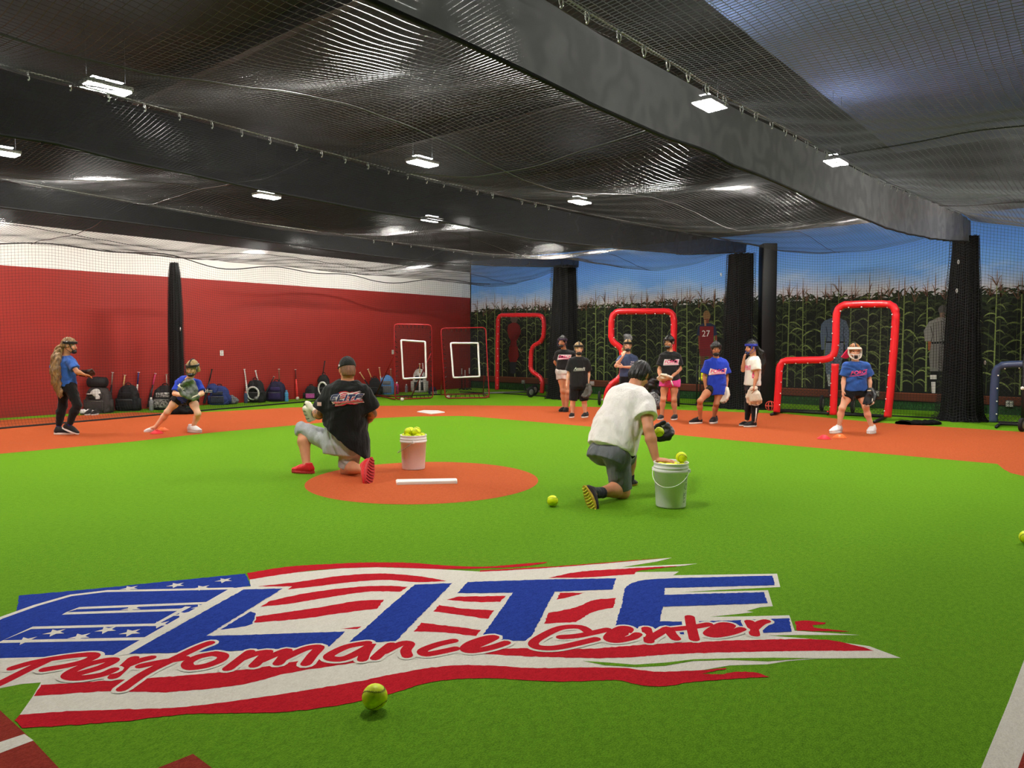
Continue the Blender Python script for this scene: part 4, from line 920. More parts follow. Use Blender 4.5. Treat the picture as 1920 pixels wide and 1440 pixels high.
    ss = [(hem * L, *sw(*sp.get('hemw', (.160, .118)))), (.0 if hem < 0 else hem * L + .07, *sw(.156, .114)), (.2 * L + (hem * L if hem > 0 else 0) * .5, *sw(.150, .110)), (.45 * L, *sw(.143, .105, sp.get('belly', 0))), (.72 * L, *sw(.150, .105)), (.90 * L, *sw(.138, .09)), (.985 * L, *sw(.085, .06)), (1.03 * L, *sw(.058, .045))]
    F.loft(pel, r, f, u, ss, .03, 2.15, tilt=sp.get('tilt'))
    if 'bulge' in sp:
        for c, rr in sp['bulge']: F.ell(pel + r * c[0] + f * c[1] + u * c[2], rr, np.stack([r, f, u], 1), .08)
    for sd in 'LR':
        sh, el = W['sh' + sd], W['el' + sd]; sl = sp.get('sleeve', .62); rs = sp.get('sr', 1.0)
        F.cone(nb - u * .045 * S, sh, .046 * S + e * .5, .044 * ra + e * .6, .05).cone(sh, el, (.045 * ra + e * .8) * rs, (.050 * ra + e * 1.35) * rs, .035, cutB=sl)
    if sp.get('neck', True): F.ell(nb + u * .035 * S + f * .012, v3((.064, .066, .055)) * S * opt.get('nk', 1), np.stack([r, f, u], 1), 0, 'cut')
    me, _ = F.mesh('shirt', 2, wrinkles(sp.get('wr', .0035), int(J['head'][0]) % 97)); out['shirt'] = link('shirt', me, sp['m'], root)
    if sp.get('collar', None):
        b = MB(); b.tube([nb + u * .012 * S + f * (.010 + .056 * math.sin(t)) * S - u * .02 * S * math.sin(t) + r * .06 * S * math.cos(t) for t in [k * math.tau / 20 for k in range(20)]], .006, 6, closed=True); b.build('collar', sp['collar'], out['shirt'])
    # ---- shorts or trousers
    sp = opt.get('shorts')
    if sp:
        F = Field(al.min(0) - .14 * S, al.max(0) + .1 * S, opt.get('hc', .0095)); e = sp.get('ease', .016) * S
        F.loft(pel, r, f, u, [(-.14 * L, .145 * S * a_ + e, .105 * S * b_ + e), (0, .152 * S * a_ + e, .110 * S * b_ + e), (sp.get('top', max(.06, opt['shirt'].get('hem', 0) + .06)) * L, .143 * S * a_ + e * .4, .102 * S * b_ + e * .4)], .03)
        for sd in 'LR':
            hp, kn, an = W['hip' + sd], W['kn' + sd], W['an' + sd]; ln = sp.get('len' + sd, sp['len']); w = sp.get('flare', 1.0)
            if ln <= 1: F.cone(hp, kn, .082 * rl + e, (.056 * rl + e * 1.5) * w, .035, cutB=ln)
            else:
                F.cone(hp, kn, .082 * rl + e, .050 * rl + e * w, .035); kb = kn + (an - kn) * .33; F.cone(kn, kb - f * .012 * S, .050 * rl + e * w, .052 * rl + e * w, .03, cutB=min(1.5, (ln - 1) / .33));
                if ln > 1.33: F.cone(kb - f * .012 * S, an, .052 * rl + e * w, .032 * rl + e * w, .03, cutB=(ln - 1 - .33) / .67)
        me, _ = F.mesh('shorts', 2, wrinkles(sp.get('wr', .003), int(J['head'][0]) % 89)); out['shorts'] = link('shorts' if sp['len'] <= 1 else 'trousers', me, sp['m'], root)
    # ---- socks and shoes
    for sd in 'LR':
        if opt.get('sock'):
            an, kn = W['an' + sd], W['kn' + sd]; F = Field(np.minimum(an, kn) - .1, np.maximum(an, kn) + .1, .009); c = an + (kn - an) * opt['sock'][1]
            F.cone(c, an, .040 * rl, .034 * rl, 0, cutA=0.0).cone(an, W['heel' + sd] + (W['toe' + sd] - W['heel' + sd]) * .3 + unit(opt.get('shoeup' + sd, (0, 0, 1))) * .06 * S, .034 * rl, .030 * rl, .02); me, _ = F.mesh('sock', 1); link('sock', me, opt['sock'][0], root)
        if opt.get('shoe') and 'toe' + sd in W:
            hl, to = W['heel' + sd], W['toe' + sd]; make_shoe(root, W['an' + sd], hl, to, opt.get('shoeup' + sd, (0, 0, 1)), opt['shoe'][0], opt['shoe'][1], tread=opt.get('tread'))
    return out
def hair_cap(p, m, back=.0, low=-.03, front=.062, extra=None, name='hair', thick=.008, rough=.004):
    """hair over the skull: a shell that leaves the face free"""
    HS = p['HS']; H = p['H']; MH = np.stack([p['hr'], p['hf'], p['hu']], 1); c = H(0, -.012, .034)
    pts = [c - .17 * HS, c + .17 * HS] + ([q for ch in extra for q in ch[0]] if extra else []); pts = np.array(pts); mg = .05
    F = Field(pts.min(0) - mg, pts.max(0) + mg, .007)
    F.ell(c, v3((.072 + thick, .092 + thick, .085 + thick)) * HS, MH, 0).ell(H(0, -.052, -.025), v3((.066 + thick, .058 + thick, .07)) * HS, MH, .03)
    F.ell(H(0, .105, -.045), v3((.064, .075, .105)) * HS, MH, 0, 'cut')
    F.plane_cut(H(0, 0, low), -p['hu'])
    for ch, rs in (extra or []): F.chain([v3(q) for q in ch], rs, .02)
    def post(V, Q):
        N = vnormals(V, Q); a = np.arctan2((V - c) @ p['hr'], (V - c) @ p['hf']); z = (V - c) @ p['hu']
        return V + N * (rough * (np.sin(a * 19 + z * 26) + .7 * np.sin(a * 37 - z * 31 + 3 * np.sin(z * 20))))[:, None]
    me, _ = F.mesh(name, 1, post); return link(name, me, m, p['root'])
def decal(parent, surf, c, right, up, v, f, scale, m, name, off=.004, dirn=None):
    """lay flat faces (2-D) on a garment: cast each point on to it"""
    bv = BVHTree.FromPolygons([tuple(x.co) for x in surf.data.vertices], [tuple(q.vertices) for q in surf.data.polygons])
    right, up = unit(right), unit(up); nrm = unit(np.cross(right, up)) if dirn is None else unit(dirn); c = v3(c); bm = bmesh.new()
    vs = [bm.verts.new((q[0], q[1], 0)) for q in v]
    for q in f:
        try: bm.faces.new([vs[i] for i in q])
        except ValueError: pass
    bmesh.ops.triangulate(bm, faces=bm.faces[:]); lim = .02 / scale
    for _ in range(3):
        es = [e for e in bm.edges if e.calc_length() > lim]
        if not es: break
        bmesh.ops.subdivide_edges(bm, edges=es, cuts=1)
    for x in bm.verts:
        o = Vector(c + right * (x.co.x * scale) + up * (x.co.y * scale) + nrm * .35); hit = bv.ray_cast(o, Vector(-nrm), .8)
        x.co = (hit[0] + Vector(nrm) * off) if hit[0] is not None else (o - Vector(nrm) * .35)
    me = bpy.data.meshes.new(name); bmesh.ops.triangulate(bm, faces=bm.faces[:]); bm.to_mesh(me); bm.free()
    return link(name, me, m, parent)
# ---------------------------------------------------------------- the people
cdir = lambda a, b, c=0.0: v3(RGT) * a - v3(FWD) * b + np.array([0, 0, c])     # a: towards photo right, b: towards the viewer, c: up
BLACK = cloth('black_jersey', srgb(34, 34, 36)); WHT = cloth('white_jersey', srgb(240, 236, 226)); RBLUE = cloth('royal_jersey', srgb(38, 66, 190)); DBLUE = cloth('heather_blue_jersey', srgb(52, 96, 176)); NAVY = cloth('navy_jersey', srgb(72, 88, 122))
BSH = cloth('black_shorts', srgb(22, 22, 24)); PINK = cloth('pink_shorts', srgb(240, 88, 168)); GSH = cloth('silver_shorts', srgb(178, 180, 184)); CSH = cloth('charcoal_shorts', srgb(112, 114, 120)); WSH = cloth('pale_patterned_shorts', srgb(228, 224, 218), c2=srgb(160, 156, 152))
SHB = cloth('black_shoe', srgb(26, 26, 28), .6); SHW = cloth('white_shoe', srgb(238, 234, 232), .6); SHR = cloth('red_shoe', srgb(222, 26, 34), .6); SOLW = M['white']; SOLR = mat('red_sole', srgb(196, 44, 48), .6, bump=.6, bscale=60); SOLB = mat('dark_sole', srgb(40, 36, 36), .6); SOLY = mat('yellow_sole', srgb(206, 178, 40), .6, c2=srgb(176, 140, 40), nscale=40)
PKT = mat('pink_print', srgb(236, 70, 132), .6); PKT2 = mat('hot_pink_print', srgb(255, 92, 150), .6); WPR = mat('white_print', srgb(246, 240, 240), .6); RPR = mat('red_print', srgb(214, 40, 60), .6); BPR = mat('navy_print', srgb(36, 50, 96), .6); GPR = mat('silver_print', srgb(206, 210, 202), .6)
LT = srgb(232, 178, 146); MD = srgb(206, 146, 110); TN = srgb(186, 122, 86); FR = srgb(236, 190, 164)
M['maskblack'] = mat('mask_black', srgb(18, 18, 20), .3, spec=.6); M['maskwhite'] = mat('mask_white', srgb(240, 232, 222), .35); M['maskblue'] = mat('mask_blue', srgb(44, 58, 170), .35); M['maskpurple'] = mat('mask_purple', srgb(66, 56, 84), .3)
def mask(p, m, cage=False, m2=None, strap=True):
    """fielder's face guard: brow band, crown strap, cheek bars, chin cup"""
    H, HS = p['H'], p['HS']; b = MB()
    arc = [H(.090 * math.sin(a), -.010 + .112 * math.cos(a), .046 + .010 * math.cos(a)) for a in [math.radians(q) for q in range(-125, 126, 10)]]
    for dz in (-.012, 0, .012): b.tube([q + p['hu'] * dz * HS for q in arc], .0085 * HS, 6)
    o = b.build('face_guard', m, p['root'])
    b = MB()
    for sg in (-1, 1):
        b.tube([H(.086 * sg, .02, .04), H(.088 * sg, .055, -.03), H(.062 * sg, .088, -.078), H(.03 * sg, .10, -.094)], .006 * HS, 6)
        b.tube([H(.086 * sg, -.02, .03), H(.084 * sg, -.02, -.05), H(.05 * sg, .05, -.10)], .004 * HS, 5)
    b.build('cheek_bar', m, o)
    if cage:
        b = MB()
        b.tube([H(.092 * math.sin(a), .01 + .115 * math.cos(a), -.028 - .012 * math.cos(a)) for a in [math.radians(q) for q in range(-100, 101, 10)]], .0062 * HS, 6)
        b.tube(smooth_path([H(-.094, .03, .05), H(-.096, .05, -.02), H(-.07, .095, -.085), H(0, .125, -.112), H(.07, .095, -.085), H(.096, .05, -.02), H(.094, .03, .05)], 4), .0075 * HS, 6)
        b.tube([H(-.036, .122, -.036), H(-.03, .122, -.1)], .0055 * HS, 6); b.tube([H(.036, .122, -.036), H(.03, .122, -.1)], .0055 * HS, 6)
        b.tube([H(.092 * math.sin(a), .01 + .118 * math.cos(a), .040 + .010 * math.cos(a)) for a in [math.radians(q) for q in range(-95, 96, 10)]], .010 * HS, 6)
        b.build('cage_bars', m, o)
    b = MB(); b.ball(H(0, .076, -.086), (.054 * HS, .038 * HS, .034 * HS), 14, Matrix(np.stack([p['hr'], p['hf'], p['hu']], 1).tolist())); b.build('chin_cup', M['maskblack'], o)
    if strap:
        b = MB(); b.tube([H(0, -.012 + .108 * math.cos(a), .034 + .103 * math.sin(a)) for a in [math.radians(q) for q in range(15, 181, 12)]], .0095 * HS, 6); b.build('crown_strap', m2 or M['maskblack'], o)
    return o
def chest_print(p, s, m, size, dx=0, dz=.62, back=False, outline=None, shear=.25, underline=None, dirn=None, tilt=0.0, spacing=1.0):
    rd = -p['r'] if not back else p['r']; up = p['u'];
    if tilt: rd, up = rd * math.cos(tilt) + up * math.sin(tilt), up * math.cos(tilt) - rd * math.sin(tilt)
    c = p['pel'] + p['u'] * (dz * p['L']) + rd * dx
    v, f = text_faces(s, 1.0, shear, offset=.022, spacing=spacing)
    xs = [q[0] for q in v]; wd = (max(xs) - min(xs)) / 2; ys = [q[1] for q in v]; hh = max(ys)
    if outline is not None:
        vo = [(-wd - .18, min(ys) - .42, 0), (wd + .10, min(ys) - .36, 0), (wd + .05, min(ys) - .05, 0), (wd + .28, hh + .18, 0), (-wd + .10, hh + .22, 0), (-wd - .12, min(ys) + .1, 0)]
        decal(p['shirt'], p['shirt'], c, rd, up, vo, [tuple(range(len(vo)))], size, outline, 'print_backing', .008, dirn)
    decal(p['shirt'], p['shirt'], c, rd, up, v, f, size, m, 'lettering', .011, dirn)
    if underline is not None: decal(p['shirt'], p['shirt'], c, rd, up, [(-wd - .08, min(ys) - .28, 0), (wd, min(ys) - .20, 0), (wd, min(ys) - .10, 0), (-wd - .05, min(ys) - .17, 0)], [(0, 1, 2, 3)], size, underline, 'underline', .011, dirn)
# gloves: one fitted shape, a thing of its own for each hand
def glove(label, w, fdir, palm, m, mw, sc=1.0, group='softball gloves', mlace=None):
    """w: wrist opening, fdir: towards the finger tips, palm: the way the pocket faces"""
    z = unit(fdir); y = unit(palm); y = unit(y - z * (y @ z)); x = np.cross(y, z); w = v3(w)
    P = lambda a, b, c: w + (x * a + y * b + z * c) * sc
    t = thing('softball_glove', label, 'glove', tuple(float(q) for q in w)); g = np.array([P(a, b, c) for a in (-.15, .16) for b in (-.08, .14) for c in (-.05, .32)])
    F = Field(g.min(0), g.max(0), .0075 * sc); Mx = np.stack([x, y, z], 1)
    F.ell(P(0, .01, .10), v3((.085, .030, .095)) * sc, Mx, .02).cone(P(-.03, 0, 0), P(.03, 0, 0), .034 * sc, .034 * sc, .02)
    for i, q in enumerate((-.070, -.028, .014, .054)):
        F.chain([P(q * .9, .005, .10), P(q * 1.12, .014, .185), P(q * 1.12, .055, .250 - .014 * abs(i - 1.5))], [.030 * sc, .028 * sc, .023 * sc], .020)
    F.chain([P(.060, .01, .04), P(.108, .035, .12), P(.112, .07, .20)], [.034 * sc, .030 * sc, .024 * sc], .016)
    F.ell(P(.005, .070, .145), v3((.062, .048, .085)) * sc, Mx, 0, 'cut')
    me, _ = F.mesh('shell', 2, wrinkles(.002 * sc, 5, (14, 14, 14))); link('shell', me, m, t)
    b = MB()
    for k in range(5):
        a = k / 4; b.tube([P(.062 + .01 * a, .045, .17 + .085 * a), P(.085, .055, .165 + .08 * a), P(.112, .065, .15 + .055 * a)], .0075 * sc, 5)
    for k in range(3): b.tube([P(.07 + .016 * k, .05, .16), P(.068 + .016 * k, .06, .25)], .0065 * sc, 5)
    b.build('web', mw, t)
    MB().tube([P(.046 * math.cos(q), .030 * math.sin(q), .018) for q in [k * math.tau / 14 for k in range(14)]], .013 * sc, 6, closed=True).build('wrist_strap', mw, t)
    b = MB()
    for q in (-.05, -.008, .035): b.tube([P(q, -.022, .12), P(q * 1.2, -.018, .19), P(q * 1.25, .02, .25)], .005 * sc, 4)
    b.tube([P(-.07, .035, .255), P(-.03, .04, .272), P(.02, .04, .27), P(.06, .04, .252)], .005 * sc, 4); b.build('laces', mlace or mw, t)
    return t
GW = mat('cream_leather', srgb(226, 216, 196), .55, noise=.12, nscale=10); GK = mat('black_leather', srgb(30, 30, 32), .45); GG = mat('grey_leather', srgb(96, 92, 86), .55, noise=.2, nscale=10); GS = mat('silver_leather', srgb(150, 150, 148), .5, c2=srgb(70, 70, 70), nscale=14); GB = mat('brown_leather', srgb(60, 40, 32), .5)
DARKH = hair_mat('black', srgb(34, 28, 26), srgb(16, 13, 12)); BRN = hair_mat('brown', srgb(96, 66, 46), srgb(56, 38, 28)); BLD = hair_mat('blond', srgb(206, 172, 116), srgb(132, 100, 58)); LBR = hair_mat('light_brown', srgb(164, 128, 84), srgb(98, 70, 42)); RED = hair_mat('auburn', srgb(186, 120, 60), srgb(120, 68, 32))

# 1 long ponytail, walking away to the right
p = person('person walking with a very long blond ponytail, blue shirt and black trousers', 11.36,
  dict(head=(130, 648, -.02), neck=(124, 669, 0), shR=(134, 676, -.12), elR=(144, 697, -.18), wrR=(157, 702, -.06), shL=(110, 674, .12), elL=(97, 694, .22), wrL=(152, 699, .16), hipR=(131, 725, -.06), hipL=(119, 725, .06), knR=(145, 760, -.06), anR=(130, 797, -.06), heelR=(117, 803, -.06), toeR=(147, 815, -.06), knL=(118, 760, .08), anL=(110, 800, .08), heelL=(102, 818, .05), toeL=(138, 819, .05)), .95,
  dict(skin=MD, face=cdir(.9, -.2, -.12), hs=.98, hup=(0, 0, 1), flat_toeR=False, flat_heelR=False, shoeupR=cdir(.45, 0, .9),
       handR=(166, 704, 0, cdir(0, 0, -1), .5), shirt=dict(m=DBLUE, hem=.02, sleeve=.72, wr=.004, ease=.022), shorts=dict(m=BSH, len=1.95, ease=.014), sock=(cloth('blue_sock', srgb(36, 40, 150)), .26), shoe=(SHB, SOLW)))
hair_cap(p, LBR, extra=[([D(120, 648, 11.34), D(111, 655, 11.30), D(105, 672, 11.22), D(104, 695, 11.18), D(106, 718, 11.18), D(113, 742, 11.2)], [.035, .05, .062, .068, .060, .035])], rough=.007)
mask(p, M['maskblack'], strap=False)
glove('brown glove in front of the ponytailed person', D(144, 699, 11.42), cdir(.9, -.2, -.15), cdir(-.1, -.5, .8), GB, GB, .9)
# 2 lunging fielder
p = person('person lunging sideways behind a silver glove, bright blue shirt and black shorts', 11.7,
  dict(head=(361, 690, -.42), neck=(353, 712, -.28), shR=(335, 717, -.22), elR=(327, 738, -.30), wrR=(345, 742, -.52), shL=(372, 717, -.22), elL=(379, 738, -.30), wrL=(368, 743, -.50), hipR=(338, 744, .02), hipL=(358, 744, .02), knR=(314, 772, -.05), anR=(291, 801, 0), heelR=(290, 808, .05), toeR=(270, 817, 0), knL=(371, 775, -.12), anL=(361, 802, 0), heelL=(353, 811, .05), toeL=(377, 812, -.1)), .93,
  dict(skin=LT, face=cdir(-.1, .95, -.3), hup=cdir(0, .25, .95), hs=.98, handR=(353, 741, -.55, cdir(1, 0, 0)), handL=(362, 743, -.55, cdir(-1, 0, 0)),
       shirt=dict(m=RBLUE, hem=-.06, sleeve=.80, sr=1.05, wr=.004), shorts=dict(m=BSH, len=.38, ease=.022, flare=1.15), shoe=(SHW, SOLW), calfR=cdir(0, -.02), calfL=cdir(0, -.02)))
hair_cap(p, BLD, extra=[([p['H'](.07, -.02, .0), p['H'](.085, -.01, -.06), p['H'](.08, .0, -.11)], [.03, .035, .02]), ([p['H'](-.07, -.02, .0), p['H'](-.085, -.02, -.05)], [.03, .02])]); mask(p, M['maskblack'])
glove('large silver and black glove held up by the lunging person', D(366, 746, 11.14), cdir(-.42, .1, .8), cdir(.1, .6, .3), GS, GW, 1.12, mlace=M['maskblack'])
# 3 black shirt, pale shorts
p = person('person in black FORCE shirt and pale patterned shorts, hands behind the back', 15.33,
  dict(head=(1054.5, 641, -.03), neck=(1058, 656, 0), shR=(1045, 661, .02), elR=(1041, 679, .10), wrR=(1049, 690, .16), shL=(1074, 662, 0), elL=(1079, 680, .08), wrL=(1070, 691, .16), hipR=(1051, 695, 0), hipL=(1065, 695, 0), knR=(1055, 733, -.03), anR=(1057, 763, .05), heelR=(1059.5, 767, .10), toeR=(1049, 771, -.10), knL=(1064, 735, -.03), anL=(1062.5, 765, 0), heelL=(1064, 769, .08), toeL=(1058, 775, -.15)), .98,
  dict(skin=MD, face=cdir(-.45, .9, -.05), hs=1.0, handR=(1054, 694, .17), shirt=dict(m=BLACK, hem=.03, sleeve=.70), shorts=dict(m=WSH, len=.42, ease=.024, flare=1.15), shoe=(SHB, SOLB)))
hair_cap(p, DARKH); mask(p, M['maskpurple']); chest_print(p, 'FORCE', PKT, .078, dz=.66, outline=WPR, underline=PKT)
# 4 black shirt with silver script
p = person('person in black shirt with silver script, knee-length black shorts and grey glove', 14.1,
  dict(head=(1085, 654, -.03), neck=(1085, 670, 0), shR=(1070.5, 676, 0), elR=(1066.5, 699, .03), wrR=(1063, 719, -.03), shL=(1099.5, 676, 0), elL=(1103.5, 698, .03), wrL=(1103, 716, -.03), hipR=(1078, 722, 0), hipL=(1093, 722, 0), knR=(1074, 752, -.02), anR=(1073, 774, .02), heelR=(1074, 780, .10), toeR=(1070, 785, -.12), knL=(1095.5, 752, -.02), anL=(1097, 774, .02), heelL=(1101.5, 779, .10), toeL=(1092, 785, -.12)), .93,
  dict(skin=LT, face=cdir(.05, 1, -.05), hs=1.0, handR=(1062.5, 733, -.04, cdir(1, .2, 0), .5), handL=(1103, 728, -.04, cdir(-1, .2, 0), .4), torso=(1.06, 1.05),
       shirt=dict(m=BLACK, hem=-.06, sleeve=.85, sr=1.1, ease=.026, collar=cloth('cream_collar', srgb(230, 214, 196))), shorts=dict(m=BSH, len=.98, ease=.022, flare=1.0), shoe=(SHB, SOLW)))
hair_cap(p, BLD); mask(p, M['maskblack']); chest_print(p, 'Assault', GPR, .070, dz=.60, shear=.3, underline=GPR)
glove('dark grey glove hanging from the hand of the person with silver script', D(1103, 722, 14.0), cdir(-.12, .1, -1), cdir(-.6, .6, 0), GG, GG, .95)
# 5 navy shirt, hand to the chin
p = person('person in navy shirt with one hand raised to the chin, under a mottled glove', 15.0,
  dict(head=(1177, 648, -.03), neck=(1177, 664, 0), shR=(1163.5, 670, 0), elR=(1155, 686, -.12), wrR=(1168, 668, -.24), shL=(1191, 670, 0), elL=(1194, 689, -.06), wrL=(1168, 688, -.24), hipR=(1170, 712, 0), hipL=(1184, 712, 0), knR=(1168, 744, -.02), anR=(1167, 770, .02), heelR=(1168, 773, .1), toeR=(1164, 777, -.1), knL=(1186, 744, -.02), anL=(1187, 770, .02), heelL=(1188, 773, .1), toeL=(1190, 777, -.1)), .97,
  dict(skin=LT, face=cdir(-.12, 1, -.02), hs=1.0, handR=(1171, 656, -.22, cdir(.6, -.8, 0), 1.1), handL=(1159, 686, -.26, cdir(0, -1, 0), .8), shirt=dict(m=NAVY, hem=.12, sleeve=.55), shorts=dict(m=BSH, len=1.9, ease=.014), shoe=(SHB, SOLW)))
hair_cap(p, BLD, extra=[([p['H'](.06, -.05, 0), p['H'](.085, -.04, -.08), p['H'](.08, -.02, -.16)], [.03, .028, .015])]); mask(p, M['maskblack'])
chest_print(p, 'Gold', WPR, .035, dx=.075, dz=.70, shear=.2); chest_print(p, 'Force', WPR, .035, dx=.07, dz=.62, shear=.2)
glove('mottled grey glove perched on the head of the person in navy', p['H'](0, -.03, .06), cdir(0, -.25, 1), cdir(0, -1, -.1), GS, GS, .72, mlace=M['maskblack'])
# 6 black shirt, pink shorts
p = person('person in black FORCE shirt and bright pink shorts holding a white glove in front', 13.7,
  dict(head=(1254.5, 642, -.03), neck=(1256, 660, 0), shR=(1242.5, 667, 0), elR=(1236, 693, -.02), wrR=(1238, 708, -.16), shL=(1270.5, 667, 0), elL=(1275, 692, -.02), wrL=(1258, 708, -.18), hipR=(1248, 714, 0), hipL=(1264.5, 714, 0), knR=(1243.5, 748, -.03), anR=(1241, 778, .02), heelR=(1242, 784, .08), toeR=(1235, 789, -.12), knL=(1263.5, 749, -.03), anL=(1266, 779, .02), heelL=(1267.5, 785, .08), toeL=(1261, 790, -.14)), .99,
  dict(skin=MD, face=cdir(-.6, .8, -.05), hs=1.0, handR=(1243, 717, -.22, cdir(.9, -.3, 0), .7), handL=(1249, 712, -.22, cdir(-.3, -.6, -.5), .5), shirt=dict(m=BLACK, hem=.02, sleeve=.74, sr=1.1, ease=.024), shorts=dict(m=PINK, len=.34, ease=.026, flare=1.2), shoe=(SHB, SOLW)))
hair_cap(p, DARKH); mask(p, M['maskblack']); chest_print(p, 'FORCE', PKT, .080, dz=.66, outline=WPR, underline=PKT)
b = MB(); b.tube([D(1258, 713, 13.42), D(1260, 719, 13.42), D(1262, 724, 13.44)], .012, 6).build('drawstring', M['white'], p['shorts'])
glove('white glove held in both hands before pink shorts', D(1258, 709, 13.42), cdir(-1, .1, -.15), cdir(-.1, -.3, .8), GW, GW, .92)
# 7 long royal blue shirt
p = person('person in long royal blue FORCE shirt, one knee bent, cream glove in hand', 13.05,
  dict(head=(1342.5, 654, -.04), neck=(1343, 672, 0), shR=(1327, 679, 0), elR=(1320.5, 705, .03), wrR=(1323, 726, -.05), shL=(1359, 679, 0), elL=(1362.5, 705, .03), wrL=(1362, 726, -.04), hipR=(1335, 726, 0), hipL=(1352, 726, 0), knR=(1312.5, 752, -.22), anR=(1313, 784, -.1), heelR=(1316, 793, 0), toeR=(1293, 796, -.14), knL=(1343, 757, -.06), anL=(1338.5, 784, .04), heelL=(1342, 790, .14), toeL=(1334, 798, -.14)), .95,
  dict(skin=TN, face=cdir(-.18, 1, -.12), hs=1.02, handR=(1325, 738, -.07, cdir(.9, .2, 0), .6), handL=(1362, 737, -.05, cdir(-.9, .2, 0), .5), shirt=dict(m=RBLUE, hem=-.26, hemw=(.150, .115), sleeve=.78, sr=1.12, ease=.024, wr=.005), shorts=dict(m=BSH, len=.36, ease=.012), shoe=(SHB, SOLW)))
hair_cap(p, DARKH); mask(p, M['maskblack']); chest_print(p, 'FORCE', PKT, .086, dz=.56, outline=WPR, underline=PKT)
glove('cream glove hanging from the hand of the person in royal blue', D(1361, 729, 12.98), cdir(-.10, .15, -1), cdir(-.7, .4, 0), GW, GW, .95)
# 8 white jersey seen from the side
p = person('person in white FORCE number 6 jersey and black leggings, long dark ponytail, seen in profile', 12.55,
  dict(head=(1409, 652, 0), neck=(1413, 670, 0), shL=(1417, 677, -.16), elL=(1419, 703, -.20), wrL=(1414, 724, -.22), shR=(1407, 677, .16), elR=(1393, 694, .08), wrR=(1395, 673, .02), hipL=(1413, 724, -.08), hipR=(1408, 724, .08), knR=(1403, 756, .08), anR=(1400, 790, .1), heelR=(1404, 796, .12), toeR=(1386, 800, .06), knL=(1415, 757, -.08), anL=(1413, 793, -.08), heelL=(1418, 801, -.04), toeL=(1395, 804, -.14)), .95,
  dict(skin=MD, face=cdir(-1, .12, -.1), hs=.98, handR=(1398, 662, 0, cdir(1, 0, 0), 1.0), handL=(1413, 737, -.24, cdir(-.7, -.3, 0), .5), shirt=dict(m=WHT, hem=.03, sleeve=.62, sr=1.12, ease=.026), shorts=dict(m=BSH, len=1.93, ease=.008), shoe=(SHB, SOLW)))
hair_cap(p, DARKH, extra=[([D(1420, 654, 12.55), D(1428, 662, 12.55), D(1431, 680, 12.55), D(1429, 703, 12.55)], [.035, .048, .045, .02])]); mask(p, M['maskblue'])
q = cdir(-.55, .85)
chest_print(p, 'FORCE', PKT, .075, dx=-.02, dz=.66, dirn=cdir(-.8, .6), underline=PKT); chest_print(p, '6', PKT, .17, dx=.085, dz=.40, shear=.1, dirn=cdir(-.5, .87))
W = p['W']; MB().tube([D(1418.5, 765, 12.40), D(1417.5, 780, 12.40), D(1416, 791, 12.42)], .011, 6).build('side_stripe', M['white'], p['shorts'] if 'shorts' in p else p['root'])
glove('white glove hanging at the side of the person in the white jersey', D(1413, 728, 12.34), cdir(.10, .15, -1), cdir(.3, -.9, 0), GW, GW, 1.05)
# 9 white cage mask
p = person('person in heather blue FORCE shirt and black shorts wearing a white caged face mask', 11.64,
  dict(head=(1602, 659, -.05), neck=(1604.5, 678, 0), shR=(1588, 685, 0), elR=(1582, 711, .02), wrR=(1580.5, 732, -.06), shL=(1624, 685, 0), elL=(1630, 710, .02), wrL=(1632, 731, -.06), hipR=(1594, 733, .03), hipL=(1614, 733, .03), knR=(1579, 765, -.06), anR=(1573, 800, 0), heelR=(1577, 806, .06), toeR=(1558, 810, -.14), knL=(1623, 763, -.06), anL=(1636, 805, -.02), heelL=(1638, 812, .06), toeL=(1630, 819, -.18)), .95,
  dict(skin=LT, face=cdir(-.22, 1, -.08), hs=1.0, handR=(1581, 746, -.09, cdir(.8, 0, 0), .5), handL=(1631, 744, -.08, cdir(-.8, 0, 0), .5), shirt=dict(m=DBLUE, hem=.02, sleeve=.76, sr=1.1, ease=.028, wr=.006), shorts=dict(m=BSH, len=.45, ease=.020, flare=1.1), shoe=(SHW, SOLW)))
hair_cap(p, RED); mask(p, M['maskwhite'], cage=True); chest_print(p, 'FORCE', PKT2, .082, dz=.66, underline=PKT2, tilt=.08)
b = MB(); b.add([p['H'](.06, -.10, .06), p['H'](.10, -.11, -.02), p['H'](.17, -.09, -.10), p['H'](.10, -.09, -.125), p['H'](.05, -.11, -.10), p['H'](.06, -.14, .05), p['H'](.11, -.15, -.02), p['H'](.17, -.12, -.10), p['H'](.10, -.13, -.125), p['H'](.05, -.15, -.10)], [(0, 1, 2, 3, 4), (9, 8, 7, 6, 5), (0, 5, 6, 1), (1, 6, 7, 2), (2, 7, 8, 3), (3, 8, 9, 4), (4, 9, 5, 0)]); b.build('hair_ribbon', mat('crimson_ribbon', srgb(206, 20, 72), .6), p['root'])
glove('black and cream glove on the hand of the person with the white mask', D(1632, 731, 11.50), cdir(-.10, .25, -.95), cdir(-.8, .5, 0), GK, GW, .95)

